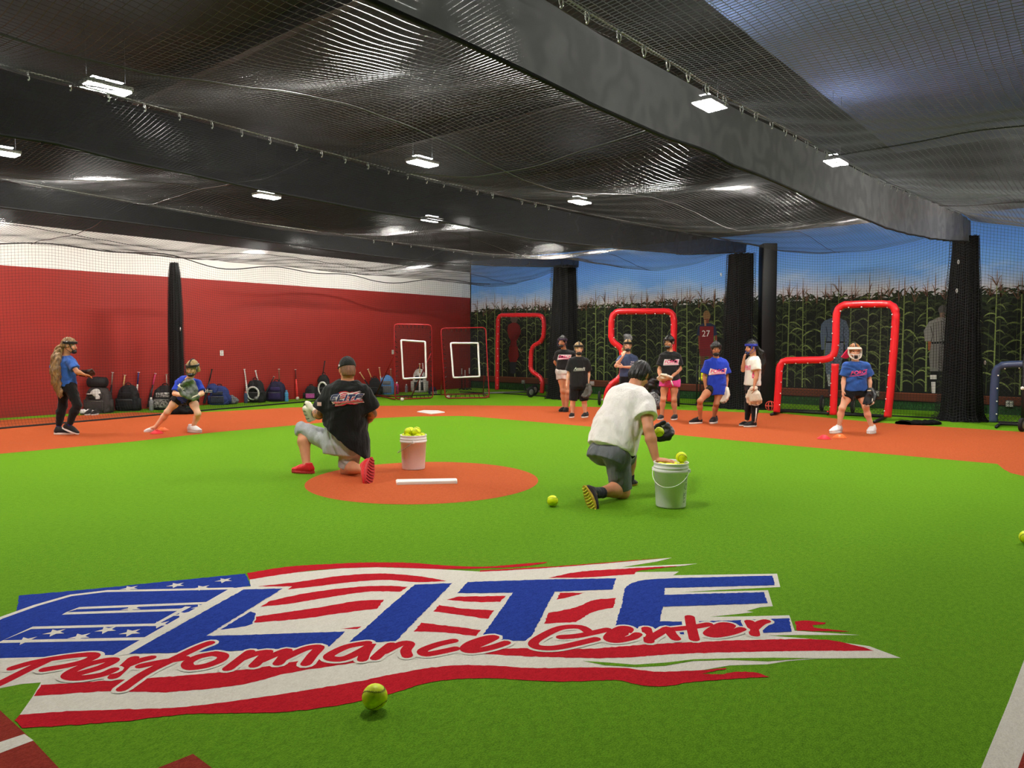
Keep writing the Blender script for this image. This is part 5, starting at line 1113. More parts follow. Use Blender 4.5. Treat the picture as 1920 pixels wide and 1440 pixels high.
# coach on the orange circle
YC = 7.95
p = person('person kneeling on one knee in black ELITE shirt, grey shorts, black cap and red shoes', YC,
  dict(head=(651, 694, .03), neck=(651, 716, .02), shL=(622, 731, .02), elL=(598, 778, .02), wrL=(590, 773, .22), shR=(682, 731, 0), elR=(698, 776, .05), wrR=(676, 800, .24), hipL=(630, 832, .04), hipR=(660, 836, 0), knL=(569, 806, .22), anL=(575, 874, .02), heelL=(589, 891, -.02), toeL=(548, 891, .06), knR=(650, 882, .0), anR=(684, 881, -.32), heelR=(698, 858, -.42), toeR=(691, 910, -.60)), 1.12,
  dict(skin=srgb(212, 144, 108), adult=True, narrow=.95, slope=.03, h=.0075, hc=.009, face=cdir(-.42, -.9, -.12), hs=1.08, arm=1.28, leg=1.18, torso=(1.22, 1.25), nk=1.15, flat_toeR=False, flat_heelR=False, shoeupR=cdir(-.75, -.65, .1), kcapL=cdir(-.02, 0, .0), kcapR=cdir(0, .0, 0.01), calfR=cdir(0, 0, .02),
       handR=(668, 800, .32), handL=(582, 772, .30), tattoo='LR', shirt=dict(m=cloth('black_coach_tee', srgb(18, 18, 19)), hem=.10, tilt=(-.72, 0), hemw=(.172, .126), sleeve=.80, sr=1.06, ease=.026, wr=.006, wide=(1.07, 1.05)), shorts=dict(m=GSH, len=.93, lenL=1.10, ease=.016, flare=.95, top=.46, wr=.005), shoe=(SHR, SOLR), tread=mat('red_tread', srgb(150, 24, 30), .6)))
R1 = p
hair_cap(p, hair_mat('shaved', srgb(150, 104, 80), srgb(120, 84, 64)), low=-.06, thick=.0025, rough=.0005)
def cap(p, m, bill=True):
    H, HS = p['H'], p['HS']; MH = np.stack([p['hr'], p['hf'], p['hu']], 1); c = H(0, -.012, .038)
    F = Field(c - .2 * HS, c + .2 * HS, .006); F.ell(c, v3((.083, .103, .100)) * HS, MH, 0).plane_cut(H(0, 0, .022), -p['hu'] - .18 * p['hf']); me, _ = F.mesh('cap', 1); o = link('cap', me, m, p['root'])
    b = MB(); top, bot = [], []; n = 12
    for i in range(n + 1):
        a = math.radians(-62 + 124 * i / n); top.append((H(.083 * math.sin(a), -.012 + .101 * math.cos(a), .044), H(.085 * math.sin(a), .03 + .150 * math.cos(a), .030)))
    vs = [q for t in top for q in t] + [q - p['hu'] * .007 for t in top for q in t]; k = 2 * (n + 1)
    fs = [(2 * i, 2 * i + 1, 2 * i + 3, 2 * i + 2) for i in range(n)] + [(k + 2 * i, k + 2 * i + 2, k + 2 * i + 3, k + 2 * i + 1) for i in range(n)] + [(2 * i + 1, k + 2 * i + 1, k + 2 * i + 3, 2 * i + 3) for i in range(n)]
    b.add(vs, fs, True); b.build('bill', m, o); MB().ball(H(0, -.012, .137), .008, 8).build('button', m, o)
    q = H(-.082, -.03, .045); MB().box(q, (.012, .016, .02)).build('emblem', WPR, o); return o
cap(p, cloth('black_cap', srgb(38, 38, 38), .8))
# flag logo printed on the back, the same drawing as the turf logo
o2 = Vector((0, 0)); ax = (G(1200, 1150) - G(300, 1150)).normalized(); ay = Vector((-ax.y, ax.x, 0)); cen = G(800, 1180)
for nm, mk, fl in PRINT:
    if nm in ('turf_gap', 'star'): continue
    V2, F2 = [], []
    for v, f in fl:
        k = len(V2); V2 += [((Vector((a, b_, 0)) - Vector((cen.x, cen.y, 0))).dot(ax), (Vector((a, b_, 0)) - Vector((cen.x, cen.y, 0))).dot(ay) + .12 * (Vector((a, b_, 0)) - Vector((cen.x, cen.y, 0))).dot(ax), 0) for a, b_, _ in v]; F2 += [tuple(i + k for i in q) for q in f]
    decal(p['shirt'], p['shirt'], p['pel'] + p['u'] * (.74 * p['L']) + p['r'] * .055, p['r'] * .99 - p['u'] * .10, p['u'] * .99 + p['r'] * .10, V2, F2, .080, {'lwhite': WPR, 'lred': RPR, 'lblue': BPR}[mk], 'print_' + nm, {'backing': .006, 'stripe': .010, 'star_field': .010, 'letter_outline': .014, 'letter': .016, 'script_outline': .018, 'script_letter': .021}[nm])
fl_c = v3(D(600, 757, YC - .05)); decal(p['shirt'], p['shirt'], fl_c, v3(RGT), np.array([0, 0, 1.]), [(-.5, -.4, 0), (.5, -.4, 0), (.5, .4, 0), (-.5, .4, 0)], [(0, 1, 2, 3)], .05, mat('pale_flag', srgb(236, 190, 188), .6), 'flag_patch', .004)
glove('cream glove with dark laces on the kneeling person in black', D(592, 776, YC + .20), cdir(-.75, -.6, -.05), cdir(.5, -.6, .3), GW, GK, .95, mlace=GK)
# coach beside the bucket
YC = 6.65
p = person('person kneeling in white shirt and charcoal shorts with a hand on the bucket of balls', YC,
  dict(head=(1200, 703, .36), neck=(1188, 728, .24), shL=(1160, 744, .26), elL=(1188, 800, .42), wrL=(1222, 814, .46), shR=(1212, 752, .06), elR=(1216, 805, -.12), wrR=(1230, 862, -.22), hipL=(1131, 848, .12), hipR=(1156, 850, -.04), knL=(1180, 858, .58), anL=(1180, 898, .60), heelL=(1174, 916, .56), toeL=(1194, 914, .66), knR=(1166, 922, .0), anR=(1121, 924, -.22), heelR=(1094, 912, -.36), toeR=(1114, 962, -.44)), 1.10,
  dict(skin=srgb(206, 140, 104), adult=True, narrow=.97, slope=.02, h=.0072, hc=.009, face=cdir(.55, -.75, -.5), hup=cdir(.28, -.2, .9), hs=1.06, arm=1.24, leg=1.20, torso=(1.12, 1.16), nk=1.1, flat_toeR=False, flat_heelR=False, shoeupR=cdir(.55, -.55, .25), kcapL=cdir(0, 0, 0), kcapR=cdir(.01, 0, 0), calfR=cdir(0, 0, .02),
       handR=(1258, 864, -.26, cdir(.2, 0, -1), .25), shirt=dict(m=cloth('white_coach_tee', srgb(246, 240, 236)), hem=.045, hemw=(.150, .120), sleeve=.55, sr=1.06, ease=.026, wr=.006, wide=(1.05, 1.06), bulge=[((-.03, -.03, .20), (.20, .15, .20))]), shorts=dict(m=CSH, len=.94, ease=.012, flare=1.0, wr=.003), sock=(cloth('charcoal_sock', srgb(40, 42, 50)), .22), shoe=(cloth('dark_shoe', srgb(48, 38, 42), .6), SOLY), tread=mat('lime_tread', srgb(214, 214, 60), .6)))
hair_cap(p, DARKH, low=-.075, thick=.010, rough=.0035); R2 = p
b = MB(); b.tube([D(1184, 853, YC - .05), D(1188, 858, YC - .05)], .02, 6).build('pocket_flap', BSH, p['shorts'])
glove('black and grey glove with a ball in its pocket', D(1219, 821, YC + .46), cdir(.85, .0, .22), cdir(-.25, .6, .75), GK, mat('grey_lace', srgb(150, 152, 156), .5), .86)
GLOVE_BALL = D(1236, 810, YC + .41)
# ---------------------------------------------------------------- balls, buckets, cones
def ball_mat(name, c, c2): return mat(name, c, .5, noise=.08, nscale=14, bump=.08, bscale=200, c2=c2)
BY = ball_mat('optic_yellow_leather', srgb(232, 246, 0), srgb(216, 232, 4)); BWH = ball_mat('white_leather', srgb(232, 224, 206), srgb(210, 200, 184)); BST = mat('dark_stitching', srgb(96, 92, 20), .6); BSR = mat('red_stitching', srgb(170, 50, 44), .6)
def make_ball(r, m, ms, detail):
    me = MB().ball((0, 0, 0), r, 28 if detail else 16).mesh('ball'); me.materials.append(m)
    b = MB(); A, Bc = 1.0, .44; seam = []
    for k in range(72):
        t = k * math.tau / 72; q = Vector((math.cos(t) + Bc * math.cos(3 * t) * .9, math.sin(t) - Bc * math.sin(3 * t) * .9, 1.3 * math.sin(2 * t))); seam.append(q.normalized() * (r * 1.001))
    if detail:
        b.tube(seam, r * .018, 4, closed=True)
        for k in range(0, 72):
            q, n2 = seam[k], seam[(k + 1) % 72]; s = q.cross(n2 - q).normalized() * r * .085; f = (n2 - q).normalized() * r * .05
            for sg in (-1, 1): b.tube([q * 1.003, (q + s * sg + f).normalized() * r * 1.006], r * .013, 3)
    else: b.tube(seam, r * .03, 4, closed=True)
    st = b.mesh('stitching'); st.materials.append(ms); return me, st
PB = {('y', 1): make_ball(.0478, BY, BST, True), ('y', 0): make_ball(.0478, BY, BST, False), ('w', 0): make_ball(.0478, BWH, BSR, False)}
def ball(c, label, group=None, kind='y', detail=0, r=1.0):
    me, st = PB[(kind, detail)]; o = bpy.data.objects.new('softball', me); COL.objects.link(o); q = Quaternion((R.uniform(-1, 1), R.uniform(-1, 1), R.uniform(-1, 1), R.uniform(-1, 1))).normalized()
    if detail: q = Quaternion((.2, .5, .3, .7)).normalized()
    o.matrix_basis = Matrix.Translation(c) @ q.to_matrix().to_4x4() @ Matrix.Scale(r, 4)
    s = bpy.data.objects.new('stitching', st); COL.objects.link(s); s.parent = o; return tag(o, label, 'ball', group)
g = G(703, 1331); ball((g.x, g.y, .051), 'yellow softball on the edge of the turf logo, nearest of all', detail=1)
g = G(1036, 950); ball((g.x, g.y, .050), 'yellow softball lying on the turf between the circle and the bucket', 'loose softballs on the turf', detail=1)
g = G(1925, 1021); ball((g.x, g.y, .050), 'yellow softball half out of the picture on the turf', 'loose softballs on the turf', detail=1)
ball(GLOVE_BALL, 'yellow softball in the pocket of the black glove')
def bucket(px, py, label, hang, mark):
    c = G(px, py); c.z = 0; t = thing('bucket', label, 'bucket', tuple(c)); k = .96
    prof = [(.0, .004), (.128, .004), (.131, .012), (.148, .30), (.153, .302), (.156, .308), (.156, .322), (.152, .328), (.150, .334), (.154, .338), (.154, .346), (.150, .350), (.151, .372), (.154, .376), (.153, .383), (.147, .383), (.144, .375), (.142, .29), (.126, .03), (0, .03)]
    MB().lathe([(r * k, z) for r, z in prof], c, 48).build('body', M['bucket'], t)
    a0 = math.atan2(RGT.y, RGT.x) + hang[0]; d = Vector((math.cos(a0), math.sin(a0), 0)); n = Vector((-d.y, d.x, 0)) * hang[2]; b = MB(); pts = []
    for i in range(17):
        a = math.pi * i / 16; pts.append(c + Vector((0, 0, .315)) + d * math.cos(a) * .155 + n * math.sin(a) * .172 - Vector((0, 0, hang[1] * math.sin(a))))
    b.tube(pts, .003, 6).build('handle', M['greymetal'] if not mark else M['white'], t)
    for sg in (-1, 1): MB().box(c + d * sg * .153 + Vector((0, 0, .315)), (.02, .02, .03), bev=.004).build('handle_lug', M['bucket'], t)
    if mark:
        b = MB(); q0 = math.atan2(-FWD.y, -FWD.x) + .92
        def rect_on(z0, z1, w0, w1):
            vs = [];
            for z, ww in ((z0, w0), (z0, w1), (z1, w1), (z1, w0)):
                rr = .131 * k + (z - .012) / .288 * .017 * k + .0012; a = q0 + ww / rr; vs.append(c + Vector((rr * math.cos(a), rr * math.sin(a), z)))
            b.add(vs, [(0, 1, 2, 3)])
        for i in range(9): rect_on(.05 + i * .010, .055 + i * .010, -.030, -.004 + .012 * (i % 3))
        for i in range(5): rect_on(.23 + i * .011, .235 + i * .011, -.022, .012 + .006 * (i % 2))
        for i in range(22):
            a, a2 = i * math.tau / 22, (i + 1) * math.tau / 22; rr = .143 * k
            for R0, R1 in ((.022, .026),):
                vs = [];
                for aa, R_ in ((a, R0), (a2, R0), (a2, R1), (a, R1)):
                    z = .185 + R_ * math.sin(aa); w_ = R_ * math.cos(aa); r3 = .131 * k + (z - .012) / .288 * .017 * k + .0012; an = q0 + w_ / r3; vs.append(c + Vector((r3 * math.cos(an), r3 * math.sin(an), z)))
                b.add(vs, [(0, 1, 2, 3)])
        vs = []
        for w_, z in ((-.018, .167), (-.015, .165), (.018, .203), (.015, .205)):
            r3 = .131 * k + (z - .012) / .288 * .017 * k + .0012; an = q0 + w_ / r3; vs.append(c + Vector((r3 * math.cos(an), r3 * math.sin(an), z)))
        b.add(vs, [(0, 1, 2, 3)]); b.build('warning_print', mat('print_grey', srgb(110, 116, 112), .7), t)
    return c
M['bucket'] = mat('bucket_white', srgb(240, 236, 236), .35, spec=.4)
c1 = bucket(775.5, 879, 'white bucket of softballs on the orange circle', (-1.45, .13, -1), False)
rg = [(.0, 0, .36), (.094, 20, .345), (.094, 92, .345), (.094, 164, .345), (.094, 236, .345), (.094, 308, .345), (.056, 56, .405), (.056, 200, .405), (.058, 310, .40), (.058, 128, .402)]
yaw0 = math.degrees(math.atan2(RGT.y, RGT.x))
for i, (rr, a, z) in enumerate(rg):
    a = math.radians(a + yaw0); ball((c1.x + rr * math.cos(a), c1.y + rr * math.sin(a), z + .012), 'yellow softball heaped in the bucket on the orange circle', 'softballs in the bucket on the circle')
c2 = bucket(1257.5, 949, 'white bucket with grey warning print beside the kneeling person in white', (-.42, .125, -1), True)
for i, (rr, a, z) in enumerate([(.0, 0, .325), (.094, 190, .335), (.09, 240, .338), (.09, 285, .338), (.094, 335, .335), (.092, 60, .325), (.092, 130, .325)]):
    a = math.radians(a + yaw0); ball((c2.x + rr * math.cos(a), c2.y + rr * math.sin(a), z), 'yellow softball in the bucket beside the person in white', 'softballs in the bucket beside the person in white')
a = math.radians(-5 + yaw0); ball((c2.x + .085 * math.cos(a), c2.y + .085 * math.sin(a), .422), 'topmost yellow softball standing above the rim of the printed bucket')
CO = mat('orange_cone', srgb(240, 112, 44), .5); CR = mat('red_cone', srgb(232, 40, 54), .5)
def cone(px, py, m, label):
    c = G(px, py); c.z = .003; pr = [(.098, 0), (.097, .006), (.030, .055), (.026, .055), (.022, .052), (.090, .004), (.098, 0)]
    o = MB().lathe(pr, c, 28).build('disc_cone', m); tag(o, label, 'cone', 'training disc cones')
cone(1545, 823, CR, 'red disc cone before the person with the white mask'); cone(1574.5, 821, CO, 'orange disc cone before the person with the white mask')
cone(294, 813, CR, 'red disc cone beside the lunging foot'); cone(305, 808, CO, 'orange disc cone behind the lunging foot')
# ---------------------------------------------------------------- padded screens
M['padred'] = mat('red_vinyl', srgb(226, 36, 44), .32, noise=.05, nscale=5, bump=.35, bscale=16, spec=.5); M['padnavy'] = mat('navy_vinyl', srgb(58, 70, 98), .4, bump=.35, bscale=16); M['padnet'] = mat('screen_net', srgb(34, 34, 34), .7)
def wheel(t, c, r, axis):
    Mx = rot_to(axis); w = .05
    o = MB().lathe([(r * .55, -w * .5), (r * .92, -w * .5), (r, -w * .3), (r, w * .3), (r * .92, w * .5), (r * .55, w * .5)], c, 24, Mx).build('wheel', M['rubber'], t)
    MB().lathe([(r * .12, -w * .56), (r * .55, -w * .52), (r * .58, -w * .4), (r * .58, w * .4), (r * .55, w * .52), (r * .12, w * .56)], c, 20, Mx).build('rim', M['greymetal'], o)
def screen(label, segs, r, m, A, Bp, bars, wheels, netpoly, brackets=()):
    """segs: padded runs as photo points on the upright plane through ground points A and B"""
    A, Bp = Vector(A), Vector(Bp); d = (Bp - A); d.z = 0; d.normalize(); n = Vector((d.y, -d.x, 0))
    def on(px, py):
        dd = ray(px, py); s = (A - CAM).dot(n) / dd.dot(n); return CAM + dd * s
    t = thing('pitching_screen', label, 'screen', tuple(A))
    for seg in segs:
        pts = [on(*q) for q in seg]; pts = [Vector((q.x, q.y, max(q.z, r * 1.02))) for q in pts]; dense = []
        for i in range(len(pts) - 1):
            k = max(2, int((pts[i + 1] - pts[i]).length / .035)); dense += [pts[i].lerp(pts[i + 1], j / k) for j in range(k)]
        dense.append(pts[-1]); sm = dense[:]
        for _ in range(3): sm = [sm[0]] + [(sm[i - 1] + sm[i] * 2 + sm[i + 1]) / 4 for i in range(1, len(sm) - 1)] + [sm[-1]]
        rr = []
        for i, q in enumerate(sm):
            a, b2 = sm[max(i - 3, 0)], sm[min(i + 3, len(sm) - 1)]; bend = 1 - abs((q - a).normalized().dot((b2 - q).normalized())) if 3 <= i < len(sm) - 3 else 0
            rr.append(r * (1 + .05 * math.sin(i * 1.9) * (1 if bend > .02 else .25) + .10 * min(1, bend * 6) * math.sin(i * 3.1)))
        MB().tube(sm, rr, 14).build('padding', m, t)
        b = MB()
        for i in range(4, len(sm) - 2, 6):
            tn = (sm[i + 1] - sm[i]).normalized(); iv = n.cross(tn); cc = sum((on(*q) for q in netpoly), Vector()) / len(netpoly); iv = iv if iv.dot(cc - sm[i]) > 0 else -iv
            b.ball(sm[i] + iv * r * .86 + (n if n.dot(CAM - A) > 0 else -n) * r * .6, .013, 5)
        b.build('ties', M['white'], t)['kind'] = 'stuff'
    # net filling, clipped to the outline
    P2 = [((q - A).dot(d), q.z) for q in (on(*x) for x in netpoly)]
    def inside(x, z):
        c = False; k = len(P2)
        for i in range(k):
            (x1, z1), (x2, z2) = P2[i], P2[(i + 1) % k]
            if (z1 > z) != (z2 > z) and x < (x2 - x1) * (z - z1) / (z2 - z1 + 1e-9) + x1: c = not c
        return c
    x0, x1 = min(q[0] for q in P2), max(q[0] for q in P2); z0, z1 = min(q[1] for q in P2), max(q[1] for q in P2); b = MB(); st = .05; vs = []; fs = []
    def strand(p0, p1):
        dirv = (p1 - p0).normalized(); sd = dirv.cross(n) * .0022; k = len(vs); vs.extend([p0 + sd, p0 - sd, p1 - sd, p1 + sd]); fs.append((k, k + 1, k + 2, k + 3))
    for dg in (1, -1):
        c0 = (x0 - z1) if dg == 1 else (x0 + z0); c_ = c0 - 1
        cmin, cmax = (x0 - z1, x1 - z0) if dg == 1 else (x0 + z0, x1 + z1); c_ = cmin
        while c_ < cmax:
            run = None; z = z0
            while z <= z1 + .02:
                x = c_ + z * dg; ok = z <= z1 and inside(x, z)
                if ok and run is None: run = z
                if not ok and run is not None:
                    strand(A + d * (c_ + run * dg) + Vector((0, 0, run - A.z)), A + d * (c_ + z * dg) + Vector((0, 0, z - A.z))); run = None
                z += .025
            c_ += st * 1.414
    o = link('net', pyd('net', vs, fs), M['padnet'], t); o['kind'] = 'stuff'
    for (p0, p1, rr, mm) in bars: MB().tube([p0, p1], rr, 8).build('base_bar', mm, t)
    for c, rr in wheels: wheel(t, c, rr, d)
    for c in brackets:
        b = MB(); b.box(c, (.10, .05, .10), Matrix.Rotation(YAW, 3, 'Z'), bev=.01).build('bracket', M['greymetal'], t)
    return t, on, d
Z = lambda p, z: Vector((p.x, p.y, z))
A, Bp = G(933, 735), G(1016, 741)
screen('red padded screen with a notched right side near the red rebound frames', [[(932, 733), (933, 640), (934, 598), (939, 591), (1012, 591), (1019, 596), (1020.5, 612), (1019, 632), (1014, 641), (1000, 649), (996, 659), (995, 692), (998, 697), (1014, 708), (1017.5, 716), (1016, 739)]], .062, M['padred'], A, Bp,
       [(Z(G(908, 739), .03), Z(G(986, 738), .05), .024, M['greymetal']), (Z(G(988, 736), .1), Z(G(1014, 741), .1), .022, M['greymetal']), (Z(G(985, 738), .06), D(982, 718, 21.3), .02, M['black'])], [(Z(G(995, 745.5), .145), .14), (Z(G(1002, 741), .145), .14)], [(934, 731), (937, 594), (1016, 594), (1018, 633), (997, 650), (996, 694), (1015, 712), (1013, 735)], [D(981, 716, 21.0)])
A, Bp = G(1139, 757), G(1254, 759)
screen('red padded screen with an indented left side standing behind the group in black', [[(1136, 756), (1139, 733), (1146, 721), (1164, 707), (1167, 700), (1167, 660), (1164, 652), (1150, 642), (1146, 634), (1146.5, 602), (1149, 590), (1158, 584), (1252, 583.5), (1261, 588), (1264, 600), (1262, 680), (1256, 757)]], .072, M['padred'], A, Bp,
       [(Z(G(1124, 752), .04), Z(G(1245, 760), .04), .024, M['white'])], [(Z(G(1124, 760), .165), .16), (Z(G(1272, 762), .19), .19)], [(1139, 752), (1150, 720), (1166, 705), (1165, 655), (1148, 640), (1150, 588), (1260, 588), (1255, 752)], [D(1110, 719, 17.4)])
A, Bp = G(1458, 779), G(1664, 789)
t3, on3, d3 = screen('large red L-shaped padded screen behind the person with the white mask', [[(1456, 776), (1459, 730), (1461, 692), (1464, 681), (1471, 676), (1500, 675.5), (1546, 674.5), (1558, 671), (1565, 662), (1567, 640), (1568, 592), (1570, 580), (1580, 571.5), (1620, 570), (1666, 570), (1677, 574), (1680, 586), (1677, 640), (1670, 730), (1664, 787)], [(1566, 682), (1564, 730), (1562, 781)]], .066, M['padred'], A, Bp,
       [(Z(G(1446, 780), .03), Z(G(1466, 773), .03), .028, M['black']), (Z(G(1462, 775), .05), Z(G(1656, 786), .05), .026, M['black']), (Z(G(1640, 794), .03), Z(G(1662, 784), .03), .03, M['black'])], [], [(1460, 772), (1464, 680), (1568, 675), (1572, 575), (1677, 575), (1663, 783)])
for q in ((1554, 775), (1614, 780)): wheel(t3, Z(G(*q), .175) + FWD * .35, .17, d3)
for q in ((1552, 779), (1622, 783)): MB().tube([Z(G(*q), .0), Z(G(*q), .09)], .018, 8).build('base_pin', M['padred'], t3)
A, Bp = G(1863, 799), G(1990, 809)
t4, on4, d4 = screen('navy padded screen with black wheel at the edge of the picture', [[(1862.5, 797), (1864, 740), (1866, 703), (1868, 693), (1876, 686), (1890, 684), (1950, 683), (2030, 684)]], .066, M['padnavy'], A, Bp,
       [(Z(G(1868, 804), .03), Z(G(1876, 797), .03), .026, M['black']), (Z(G(1872, 800), .05), Z(G(1990, 806), .05), .024, M['black'])], [(Z(G(1916, 810), .115), .11)], [(1866, 795), (1868, 690), (2030, 686), (2030, 800)])
MB().tube([Z(G(1918, 806), .0), Z(G(1918, 806), 1.22)], .036, 10).build('post', M['black'], t4)
MB().ball(D(1917, 728, depth_of(G(1918, 806)) - .05), .03, 8).build('knob', M['white'], t4)
# ---------------------------------------------------------------- rebound frames
M['rtube'] = mat('red_tube', srgb(150, 30, 34), .35, .2); M['bungee'] = mat('bungee', srgb(18, 18, 18), .7)
def rebounder(label, C4, inner, legs, m, wcol, balls):
    """C4: photo corners TL TR BR BL with depths"""
    TL, TR, BR, BL = [D(x, y, dd) if z is None else Z(G(x, y), z) for x, y, dd, z in C4]; t = thing('rebound_frame', label, 'rebounder', tuple(Z(BL, 0)))
    r = .05; pts = []
    for a, b2, c in ((BL, TL, TR), (TL, TR, BR), (TR, BR, BL), (BR, BL, TL)):
        u1 = (a - b2).normalized(); u2 = (c - b2).normalized(); pts += [b2 + u1 * r * 1.6, b2 + (u1 + u2) * r * .45, b2 + u2 * r * 1.6]
    MB().tube(pts, .017, 8, closed=True).build('frame', m, t)
    n = 30; P = np.zeros((n + 1, int(n * 1.6) + 1, 3)); nj = P.shape[1]
    for i in range(n + 1):
        for j in range(nj):
            u, v = .04 + .92 * i / n, .03 + .94 * j / (nj - 1); P[i, j] = (BL * (1 - u) + BR * u) * (1 - v) + (TL * (1 - u) + TR * u) * v
    net_mesh('net', P, .0016, M['netdark'], t, sides=2)
    for a, b2, k in ((BL, BR, 9), (TL, TR, 9), (BL, TL, 14), (BR, TR, 14)):
        b = MB(); cc = (TL + TR + BL + BR) / 4
        for i in range(1, k):
            q = a.lerp(b2, i / k); q2 = q + (cc - q).normalized() * .09; b.tube([q, q2], .008, 5)
        b.build('bungee_loops', M['bungee'], t)['kind'] = 'stuff'
    nn = (TR - TL).cross(BL - TL).normalized(); nn = nn if nn.dot(CAM - TL) > 0 else -nn
    def on(px, py):
        dd = ray(px, py); return CAM + dd * ((BL - CAM).dot(nn) / dd.dot(nn)) + nn * .012
    q = [on(*x) for x in inner]; MB().tube(smooth_path([a.lerp(b2, f) for a, b2 in zip(q, q[1:] + q[:1]) for f in (.04, .3, .7, .96)], 3, closed=True), .024, 6, closed=True).build('strike_zone', wcol, t)
    for a, b2 in legs: MB().tube([a, b2], .015, 8).build('leg', m, t)
    return t
rebounder('left red rebound frame with a thin white target square', [(739, 607.7, 18.55, None), (809, 609, 18.75, None), (812, 748, 0, .03), (741, 751, 0, .03)], [(752, 638), (797, 641), (799, 708), (756, 710)],
          [(D(740, 663, 18.5), Z(G(705, 742), .02)), (D(808, 663, 18.75), Z(G(771, 746), .02)), (Z(G(705, 742), .02), Z(G(741, 751), .03)), (Z(G(705, 742.5), .02), Z(G(771, 746), .02))], M['rtube'], M['white'], None)
rebounder('right red rebound frame with a thick white target square', [(826.6, 615.7, 18.9, None), (910.4, 614, 19.2, None), (917.5, 747.5, 0, .03), (835, 749, 0, .03)], [(845, 643.5), (896, 643.5), (899, 706), (850, 708)],
          [(D(829, 708, 19.2), Z(G(826.6, 741), .02)), (D(908, 706, 19.4), Z(G(906, 740), .02)), (Z(G(826.6, 741), .02), Z(G(906, 740), .02)), (Z(G(906, 740), .02), Z(G(917, 747), .03))], M['rtube'], M['white'], None)
g = G(754, 752.5); ball((g.x, g.y, .048), 'white ball at the foot of the left rebound frame', 'white balls by the rebound frames', 'w'); g = G(848.5, 747.5); ball((g.x - .05, g.y - .1, .048), 'white ball at the foot of the right rebound frame', 'white balls by the rebound frames', 'w')
# ---------------------------------------------------------------- ball rack, equipment by the painted wall
c = G(1326, 762); c.z = 0; t = thing('ball_rack', 'black ball rack on castors behind the person in royal blue', 'rack', tuple(c)); w, dpt, hh = .40, .30, .92
ex, ey = RGT, FWD
P = lambda a, b2, z: c + ex * a + ey * b2 + Vector((0, 0, z))
for sx in (-1, 1):
    for sy in (-1, 1):
        MB().tube([P(sx * w / 2, sy * dpt / 2, .06), P(sx * w / 2, sy * dpt / 2, hh)], .014, 6).build('upright', M['black'], t); MB().ball(P(sx * w / 2, sy * dpt / 2, .035), .034, 8).build('castor', M['rubber'], t)
for z in (.12, .56, hh):
    b = MB()
    for sy in (-1, 0, 1): b.tube([P(-w / 2, sy * dpt / 2, z), P(w / 2, sy * dpt / 2, z)], .010, 5)
    for sx in (-1, -.5, 0, .5, 1): b.tube([P(sx * w / 2, -dpt / 2, z), P(sx * w / 2, dpt / 2, z)], .008, 5)
    b.build('shelf', M['black'], t)
k = 0
for lay, cnt in ((0, 4), (1, 3), (2, 2)):
    for i in range(cnt):
        for j in range(2):
            q = P(-.14 + i * .098 + lay * .03, -.09 + j * .1 + (lay % 2) * .02, .62 + lay * .082); ball(tuple(q), 'yellow softball piled on the black ball rack', 'softballs on the ball rack')
def lump(name, label, cat, c, dims, m, seed, fold=.05, h=.016, flat=.0, rotz=YAW):
    c = v3(c); F = Field(c - v3(dims) - .05, c + v3(dims) + .12, h); Rm = np.array(Matrix.Rotation(rotz, 3, 'Z'))
    F.ell(c + [0, 0, dims[2] * .9], dims, Rm, .03).ell(c + [0, 0, dims[2] * .5], (dims[0] * 1.05, dims[1] * 1.05, dims[2] * .6), Rm, .08).plane_cut((0, 0, .006), (0, 0, -1))
    def post(V, Q):
        N = vnormals(V, Q); w = np.abs(perp_noise(V, seed, 3.0)) * .8 + .5 * np.abs(perp_noise(V, seed + 1, 6.0)); k = np.clip(V[:, 2] / .08, 0, 1); return V + N * (fold * (w - .4) * k)[:, None]
    me, _ = F.mesh(name, 1, post); o = link(name, me, m); return tag(o, label, cat)
c = G(1228, 764); lump('equipment_cover', 'shiny crumpled black cover heaped between the person in navy and the one in pink shorts', 'cover', (c.x, c.y, 0), (.17, .16, .47), mat('black_tarp', srgb(30, 31, 33), .32, spec=.6), 31, .09)
c = G(1226, 767); lump('duffel_bag', 'black duffel bag with grey speckles on the turf behind the person in white', 'bag', (c.x - .05, c.y - .12, 0), (.26, .14, .19), mat('speckled_nylon', srgb(28, 28, 30), .7, c2=srgb(150, 152, 150), nscale=42), 33, .03)
c = Z(G(1444, 770), .10); b = MB()
for a in range(4):
    q = a * math.pi / 4; b.tube([c + (RGT * math.cos(q) * math.cos(s) + FWD * math.sin(q) * math.cos(s)) * .10 + Vector((0, 0, .10 * math.sin(s))) for s in [k * math.tau / 16 for k in range(16)]], .007, 5, closed=True)
b.tube([c + (RGT * math.cos(s) + FWD * math.sin(s)) * .10 for s in [k * math.tau / 16 for k in range(16)]], .007, 5, closed=True)
tag(b.build('wire_ball_basket', mat('coral_wire', srgb(224, 78, 66), .4)), 'small coral wire basket on the turf left of the large red screen', 'basket')
for i, (px, py, lb) in enumerate([(1893, 757, 'white weatherproof socket on the painted board behind the navy screen'), (1643, 738, 'white weatherproof socket on the painted board beside the large red screen')]):
    q = PY(px, py, -.04); t = thing('weatherproof_socket', lb, 'socket', tuple(q)); MB().box(q, (.13, .06, .13), bev=.012).build('box', M['greymetal'], t)
    for sx in (-1, 1):
        for sz in (-1, 1): MB().box(q + Vector((sx * .032, -.035, sz * .032)), (.05, .02, .05), bev=.006).build('cover', M['white'], t)
